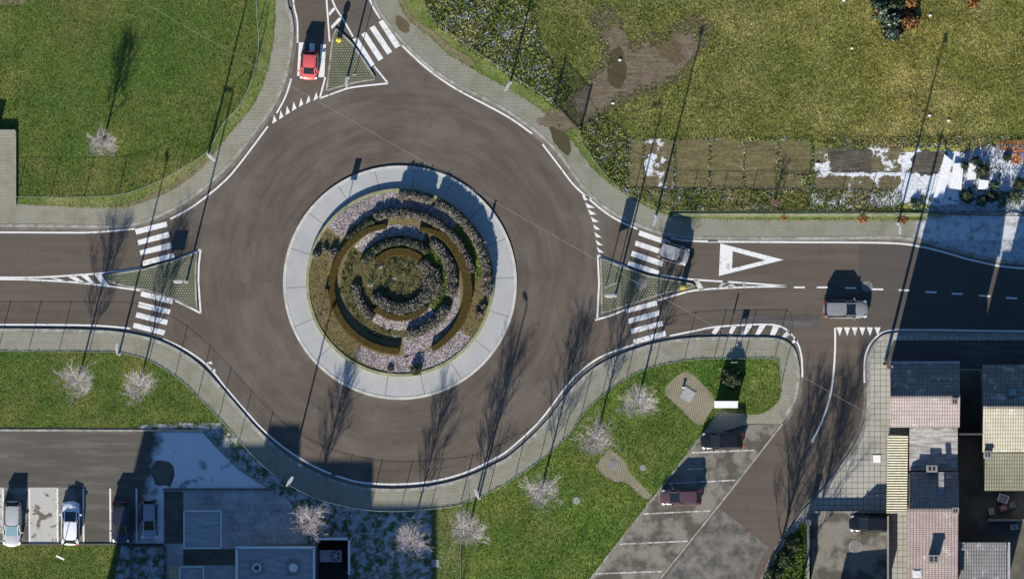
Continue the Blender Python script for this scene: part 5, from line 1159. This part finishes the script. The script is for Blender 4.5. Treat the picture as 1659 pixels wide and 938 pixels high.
# ------------------------------------------------------------ flat roofed building and yard items (south-west)
ox, oy = X(447), Y(930); e = empty('flat_building', (ox, oy, 0))
mb = MB(); mb.box(0, Y(950) - oy, 1.7, 128 / S, 132 / S, 3.3); mb.build('wall', M['wall'], e)
mb = MB(); mb.box(0, Y(950) - oy, 3.37, 122 / S, 126 / S, .06); rf = mb.build('roof', M['flatroof'], e)
mb = MB()
for cx, cy, sx, sy in ((447, 885.5, 130, 4), (384.5, 950, 4, 128), (509.5, 950, 4, 128)): mb.box(X(cx) - ox, Y(cy) - oy, 3.48, sx / S, sy / S, .3)
mb.build('parapet', M['parapet'], e)
for vx in (417, 476):
    mb = MB(); mb.box(X(vx) - ox, Y(918) - oy, 3.5, 1.25, 1.25, .2); v_ = mb.build('roof_vent', M['concrete'], e)
    mb = MB(); mb.tube([(X(vx) - ox, Y(918) - oy, 3.6), (X(vx) - ox, Y(918) - oy, 3.85)], .42, 20); mb.build('cowl', M['parapet'], v_)
    if vx == 417: mb = MB(); mb.tube([(X(vx) - ox, Y(918) - oy, 3.85), (X(vx) - ox, Y(918) - oy, 3.9)], .26, 20); mb.build('outlet', M['darksteel'], v_)
tag(e, 'flat roofed building with two square roof vents at the bottom edge', 'building')
e = empty('machine_enclosure', (X(540), Y(915), Z1))
mb = MB()
for cx, cy, sx, sy in ((540, 872, 56, 3), (514, 920, 3, 96), (566, 900, 3, 60)): mb.box(X(cx) - X(540), Y(cy) - Y(915), .95, sx / S, sy / S, 1.9)
mb.build('wall', M['darksteel'], e)
mb = MB(); mb.box(X(540) - X(540), Y(872) - Y(915), 1.94, 58 / S, .22, .06); mb.box(X(566) - X(540), Y(900) - Y(915), 1.94, .22, 60 / S, .06); mb.build('coping', M['parapet'], e)
mb = MB(); mb.box(0, 0, .03, 48 / S, 84 / S, .06); mb.build('floor_slab', M['rubber'], e)
tag(e, 'dark walled machine enclosure beside the flat roofed building', 'enclosure')
e = empty('air_conditioner', (X(536), Y(900), Z1 + .06)); mb = MB(); mb.box(0, 0, .5, 36 / S, 19 / S, .9); mb.build('casing', M['plastic_grey'], e)
mb = MB(); mb.tube([(.45, 0, .95), (.45, 0, 1.02)], .46, 20); f_ = mb.build('fan_ring', M['darksteel'], e)
mb = MB()
for k_ in range(5): mb.box(.45 + .2 * math.cos(k_ * 1.2566), .2 * math.sin(k_ * 1.2566), 1.03, .36, .12, .02, k_ * 1.2566)
mb.build('fan_blade', M['steel'], f_); tag(e, 'grey air conditioning unit with a round fan inside the dark enclosure', 'air conditioner')
def canopy(cx, cy, sx, sy, h, label, z=Z1):
    e = empty('flat_canopy', (X(cx), Y(cy), z)); mb = MB(); mb.box(0, 0, h - .06, sx / S, sy / S, .12); mb.build('roof', M['flatroof'], e)
    mb = MB()
    for a_, b_, c_, d_ in ((0, sy / 2, sx, 2), (0, -sy / 2, sx, 2), (sx / 2, 0, 2, sy + 2), (-sx / 2, 0, 2, sy + 2)): mb.box(a_ / S, b_ / S, h + .02, c_ / S, d_ / S, .2)
    mb.build('rim', M['parapet'], e)
    for sx_ in (-1, 1):
        for sy_ in (-1, 1): mb = MB(); mb.box(sx_ * (sx / 2 - 3) / S, sy_ * (sy / 2 - 3) / S, h / 2 - .06, .1, .1, h - .12); mb.build('leg', M['steel'], e)
    return tag(e, label, 'canopy')
canopy(329, 857, 60, 60, 2.2, 'square frosted flat canopy in the shaded yard')
canopy(311, 928, 38, 22, 1.3, 'small flat canopy below the square one')
mb = MB(); 
for a_, b_, c_, d_ in ((240, 885, 58, 2), (212, 915, 2, 60), (268, 915, 2, 60)): mb.box(X(a_), Y(b_), .4, c_ / S, d_ / S, .55)
tag(mb.build('planter_wall', M['darkconc']), 'dark three sided planter wall below the grey parked car', 'wall')
e = empty('hand_cart', (X(283), Y(926), Z1)); mb = MB()
for a_, b_, c_, d_ in ((0, .42, .9, .06), (0, -.42, .9, .06), (.45, 0, .06, .9), (-.45, 0, .06, .9), (0, .15, .9, .05), (0, -.15, .9, .05)): mb.box(a_, b_, .6, c_, d_, .06)
mb.build('frame', M['yellow'], e)
for a_ in (-.4, .4):
    for b_ in (-.38, .38): mb = MB(); mb.box(a_, b_, .3, .06, .06, .6); mb.build('leg', M['yellow'], e)
tag(e, 'yellow metal cart frame beside the small canopy', 'cart')
mb = MB(); mb.box(X(350), Y(792), .2, 172 / S, .14, .2); tag(mb.build('low_wall', M['darkconc']), 'low dark edging wall between the driveway and the slab yard', 'wall')
e = empty('garden_lamp', (X(99), Y(902), Z1)); mb = MB(); mb.tube([(0, 0, 0), (0, 0, 3.2)], .04, 8); mb.build('post', M['steel'], e); mb = MB(); mb.box(0, 0, 3.22, .85, .16, .1, R(-25)); mb.build('lamp_head', M['white'], e); tag(e, 'short lamp with a pale bar head below the white parked car', 'lamp')
# white utility cabinet
e = empty('utility_cabinet', (X(1176), Y(655), Z1)); mb = MB(); mb.box(0, 0, .05, 2.2, .62, .1); mb.build('plinth', M['concrete'], e); mb = MB(); mb.box(0, 0, .75, 2.05, .5, 1.3); mb.build('cabinet_body', M['white'], e)
mb = MB(); mb.box(0, 0, 1.43, 2.25, .66, .07); mb.build('lid', M['white'], e)
for dx in (-.5, .5): mb = MB(); mb.box(dx, -.262, .75, .95, .03, 1.2); mb.build('door', M['parapet'], e)
tag(e, 'white utility cabinet beside the dark evergreen bush', 'cabinet')
e = empty('water_valve', (X(1107), Y(628), Z1)); mb = MB(); mb.tube([(0, 0, 0), (0, 0, .35)], .12, 10); mb.build('pipe', M['darksteel'], e); mb = MB(); mb.box(0, .0, .38, .3, .12, .06); mb.build('cap', M['white'], e); tag(e, 'little valve post beside the grey square cover', 'valve')
# utility pole and overhead cable
e = empty('utility_pole', (X(1433), Y(590), .12)); mb = MB(); mb.tube([(0, 0, 0), (0, 0, 10.4)], [.16, .10], 10); mb.build('pole', M['wood'], e)
mb = MB(); mb.box(.1, .1, 9.9, 1.2, .1, .1, R(-35)); mb.build('crossarm', M['wood'], e)
for d_ in (-.5, .5): mb = MB(); mb.tube([(.1 + d_ * .82, .1 - d_ * .57, 9.95), (.1 + d_ * .82, .1 - d_ * .57, 10.12)], .05, 8); mb.build('insulator', M['white'], e)
tag(e, 'tall wooden utility pole at the corner of the pink roofed house', 'pole')
pts = []
for k_ in range(41):
    t = k_ / 40; px, py = 1440 + (20 - 1440) * t, 690 + (-115 - 690) * t; pts.append((*P((px, py)), 8.2 + 1.2 * (2 * t - 1) ** 2 - 0.6))
mb = MB(); mb.tube(pts, .010, 5); tag(mb.build('overhead_cable', M['cable']), 'long pale overhead cable crossing the roundabout to the houses', 'cable')
# litter in the meadow
for i, (px, py, lb) in enumerate(((1507, 26, 'white scrap in the meadow right of the conifer clump'), (1506, 188, 'white scrap in the meadow beside the long lamp shadow'), (1367, 2, 'white scrap at the top edge of the meadow'), (1380, 79, 'white scrap in the meadow below the conifer clump'), (1004, 98, 'pale stone in the oval puddle'), (993, 168, 'pale stone at the edge of the mud'), (1537, 196, 'tiny white scrap east of the long lamp shadow'), (1325, 266, 'white scrap on the long snowy plot'))):
    mb = MB(); x, y = P((px, py)); mb.prism([(x + .18 * math.cos(t) * random.uniform(.6, 1.1), y + .13 * math.sin(t) * random.uniform(.6, 1.1)) for t in np.linspace(0, 5.5, 7)], Z1 + .02, Z1 + .16)
    tag(mb.build('litter', M['white']), lb, 'litter')

# ------------------------------------------------------------ cars
def carpaint(name, col, rough=0.25, met=0.3):
    b = NB(name, rough, 0.5, met); b.b.inputs['Coat Weight'].default_value = 0.6; b.b.inputs['Coat Roughness'].default_value = 0.08
    return b.done(b.mix(1.0, col, b.ramp(b.noise(4, 5, vec=b.obj()), [(0.3, .85), (0.7, 1.05)]), 'MULTIPLY'))
def car(px, py, head, L, Wd, H, mat, label, style='hatch', z=0.006, name='parked_car', roofmat=None, group='cars'):
    x, y = P((px, py)); e = empty(name, (x, y, z), R(head)); hw = Wd / 2
    ts = [0, .02, .07, .18, .4, .6, .76, .87, .945, .982, 1.0]
    wf = [.50, .74, .90, .985, 1, 1, .98, .93, .80, .60, .36]
    van = style == 'van'
    zt = [.50, .60, .63, .63, .62, .62, .60, .565, .52, .46, .40] if not van else [.6, .66, .67, .67, .66, .66, .65, .62, .58, .5, .42]
    V = []; F = []
    for t, w_, zz in zip(ts, wf, zt):
        xx = (t - .5) * L; h2 = hw * w_; zz *= H
        for yy, z_ in ((-.90, .17), (-.985, .30), (-1.0, .62 * zz), (-.965, .86 * zz), (-.86, .985 * zz), (-.45, zz + .03), (0, zz + .04), (.45, zz + .03), (.86, .985 * zz), (.965, .86 * zz), (1.0, .62 * zz), (.985, .30), (.90, .17)): V.append((xx, yy * h2, z_))
    m = 13
    for k in range(len(ts) - 1):
        for j in range(m): F.append((k * m + j, k * m + (j + 1) % m, (k + 1) * m + (j + 1) % m, (k + 1) * m + j))
    F += [tuple(range(m - 1, -1, -1)), tuple((len(ts) - 1) * m + j for j in range(m))]
    mb = MB(); mb.add(V, F); mb.v = [(a, b_, c) for a, b_, c in mb.v]; mb.f = [f[::-1] for f in mb.f]; body = mb.build('body', mat, e, True); sb = body.modifiers.new('round', 'SUBSURF'); sb.levels = sb.render_levels = 1
    # greenhouse: base ring and roof ring
    br, bf, rr, rf_ = {'hatch': (-.47, .27, -.385, .04), 'sedan': (-.36, .24, -.22, .04), 'wagon': (-.47, .23, -.42, .02), 'van': (-.485, .33, -.46, .18), 'micro': (-.47, .30, -.38, .08)}[style]
    zb, zr_ = (.60 * H, H) if not van else (.64 * H, H); bw, rw = hw * .90, hw * .70
    base = [(br * L, -bw * .9, zb), (br * L + .12, -bw, zb), (bf * L - .25, -bw, zb - .01), (bf * L, -bw * .72, zb - .01)]; base += [(a, -b_, c) for a, b_, c in base[::-1]]
    roof = [(rr * L, -rw * .86, zr_ - .05), (rr * L + .15, -rw, zr_ - .02), (rf_ * L - .12, -rw, zr_ - .03), (rf_ * L, -rw * .86, zr_ - .06)]; roof += [(a, -b_, c) for a, b_, c in roof[::-1]]
    crown = [((rr * L) * .9 + rf_ * L * .1, -rw * .55, zr_), ((rr * .5 + rf_ * .5) * L, -rw * .6, zr_ + .015), (rf_ * L * .85 + rr * L * .15, -rw * .55, zr_ - .01)]; crown += [(a, -b_, c) for a, b_, c in crown[::-1]]
    mb = MB(); n = 8; mb.add(base + roof, [(k, (k + 1) % n, (k + 1) % n + n, k + n) for k in range(n)]); mb.f = [f[::-1] for f in mb.f]; mb.build('cabin', M['rubber'], e)
    mb = MB(); ro = [(a, b_, c + .006) for a, b_, c in roof]; mb.add(ro + crown, [(8, 9, 10, 11, 12, 13), (0, 8, 13, 7), (3, 4, 11, 10), (0, 1, 9, 8), (1, 2, 9), (2, 3, 10, 9), (7, 13, 12, 6), (6, 12, 5), (5, 12, 11, 4)])
    ro_ = mb.build('roof', roofmat or mat, e, True); sb = ro_.modifiers.new('round', 'SUBSURF'); sb.levels = sb.render_levels = 1
    def glass(nm, a, b_, c, d, m0=.08, m1=.08, mt='glass'):
        a, b_, c, d = map(Vector, (a, b_, c, d))
        def bi(u, v): return a.lerp(b_, u).lerp(d.lerp(c, u), v)
        nrm = (b_ - a).cross(d - a).normalized()
        if nrm.z < 0: nrm = -nrm
        mb = MB(); mb.add([bi(u, v) + nrm * .012 for u, v in ((m0, m1), (1 - m0, m1), (1 - m0, 1 - m1), (m0, 1 - m1))], [(0, 1, 2, 3)]); mb.build(nm, M[mt], e)
    glass('windscreen', base[3], base[4], roof[4], roof[3], .03, .04, 'glass' if mat.name != 'silver_paint' else 'bluglass')
    glass('rear_window', base[7], base[0], roof[0], roof[7], .06, .1)
    glass('side_window', base[1], base[2], roof[2], roof[1], .02, .1); glass('side_window', base[5], base[6], roof[6], roof[5], .02, .1)
    # pillars
    for a, b_ in ((2, 2), (3, 3), (4, 4), (5, 5), (0, 0), (1, 1), (6, 6), (7, 7)):
        mb = MB(); mb.tube([base[a], roof[b_]], .045, 5); mb.build('pillar', mat, e)
    for sx, r_ in ((.31, .31), (-.30, .31)):
        for sy in (-1, 1):
            wy = sy * (hw - .12); mb = MB(); mb.tube([(sx * L, wy - .1, r_), (sx * L, wy + .1, r_)], r_, 18); wh = mb.build('wheel', M['rubber'], e)
            mb = MB(); mb.tube([(sx * L, wy + sy * .08, r_), (sx * L, wy + sy * .115, r_)], r_ * .62, 14); mb.build('rim', M['steel'], wh)
    for sy in (-1, 1):
        mb = MB(); mb.add([(L * .46, sy * hw * .84, H * .475), (L * .405, sy * hw * .945, H * .52), (L * .37, sy * hw * .80, H * .575), (L * .44, sy * hw * .60, H * .535)], [(0, 1, 2, 3)]); mb.v = [(a + .02, b_, c + .035) for a, b_, c in mb.v]; mb.build('headlight', M['lampglass'], e)
        mb = MB(); mb.box(-L * .475, sy * hw * .76, H * .56, .12, .3, .16, -sy * .5); mb.build('taillight', M['redlens'], e)
        mb = MB(); mb.box(L * .19, sy * (hw + .07), H * .63, .13, .2, .12, sy * .2); mb.build('mirror', mat, e)
    mb = MB(); mb.box(L * .487, 0, .34, .05, hw * 1.0, .14); mb.build('grille', M['rubber'], e)
    mb = MB(); mb.box(-L * .497, 0, .36, .04, hw * 1.1, .12); mb.build('bumper', M['darksteel'], e)
    return tag(e, label, 'car', group)
SIL = carpaint('silver_paint', (0.50, 0.50, 0.50)); WHT = carpaint('white_paint', (0.74, 0.75, 0.76), .3, 0); NAVY = carpaint('navy_paint', (0.03, 0.035, 0.055)); GRY = carpaint('grey_paint', (0.26, 0.27, 0.30))
BLK = carpaint('black_paint', (0.014, 0.015, 0.018)); MAR = carpaint('maroon_paint', (0.12, 0.065, 0.075)); MGR = carpaint('mid_grey_paint', (0.20, 0.205, 0.21), .35, 0); RED = carpaint('red_paint', (0.55, 0.09, 0.09), .35, 0); PGR = carpaint('pale_grey_paint', (0.30, 0.30, 0.31), .4, 0)
zc = Z1 + .022
car(20, 848, -91, 4.4, 1.82, 1.5, SIL, 'silver hatchback parked at the west end of the parking slots', 'hatch', zc, group='cars in the west slots')
car(114.5, 847, 89, 4.2, 1.8, 1.55, WHT, 'white hatchback parked facing the driveway', 'hatch', zc, group='cars in the west slots')
car(196, 846, -90, 4.1, 1.72, 1.5, NAVY, 'dark navy car parked in the shade beside an empty slot', 'hatch', zc, group='cars in the west slots')
car(242, 841, -90, 3.9, 1.66, 1.5, GRY, 'grey car parked in the shade at the east end of the slots', 'hatch', zc, group='cars in the west slots')
car(1169, 714, 181, 4.05, 1.68, 1.55, BLK, 'black hatchback parked in the bay nearest the white cabinet', 'hatch', .012, group='cars in the south bays')
car(1103, 805, 181, 3.95, 1.6, 1.5, MAR, 'maroon car parked between the worn bay lines', 'hatch', .012, group='cars in the south bays')
car(1409, 848, 179, 4.0, 1.66, 1.5, BLK, 'black car parked in the brown yard beside the low wall', 'hatch', .13)
car(1370, 501, 0, 4.35, 1.8, 1.45, MGR, 'grey car driving on the east road before the side road', 'wagon', .006, 'moving_car')
car(501, 107, -93, 2.75, 1.75, 1.5, RED, 'small red car driving over the north crossing', 'micro', .012, 'moving_car')
car(1092, 411, -17, 2.9, 1.8, 1.75, PGR, 'small pale grey van leaving the east crossing', 'van', .012, 'small_van')

# ------------------------------------------------------------ buildings south of the frame that throw the big shadows
HB = 18.0; LS = HB / math.tan(R(ELEV)) * S; DX, DY = LS * math.sin(R(AZ)), LS * math.cos(R(AZ))
e = empty('apartment_block', (X(300), Y(1500), 0)); mb = MB()
for x0, x1, yn in ((236, 365, 684), (365, 437, 714), (437, 487, 686), (487, 605, 744), (605, 710, 812)):
    x0, x1, y0 = x0 - DX, x1 - DX, yn + DY
    mb.box((X(x0) + X(x1)) / 2 - X(300), (Y(y0) + Y(y0 + 420)) / 2 - Y(1500), HB / 2, (x1 - x0) / S - .002, 420 / S, HB)
mb.build('wall', M['wall'], e); tag(e, 'stepped apartment block south of the parking slots', 'building')
mb = MB(); mb.prism(W([(1352, 975), (1425, 968), (1425, 1040), (1352, 1040)]), .05, 2.3); tag(mb.build('garden_shed', M['wood']), 'low shed below the brown yard', 'shed')
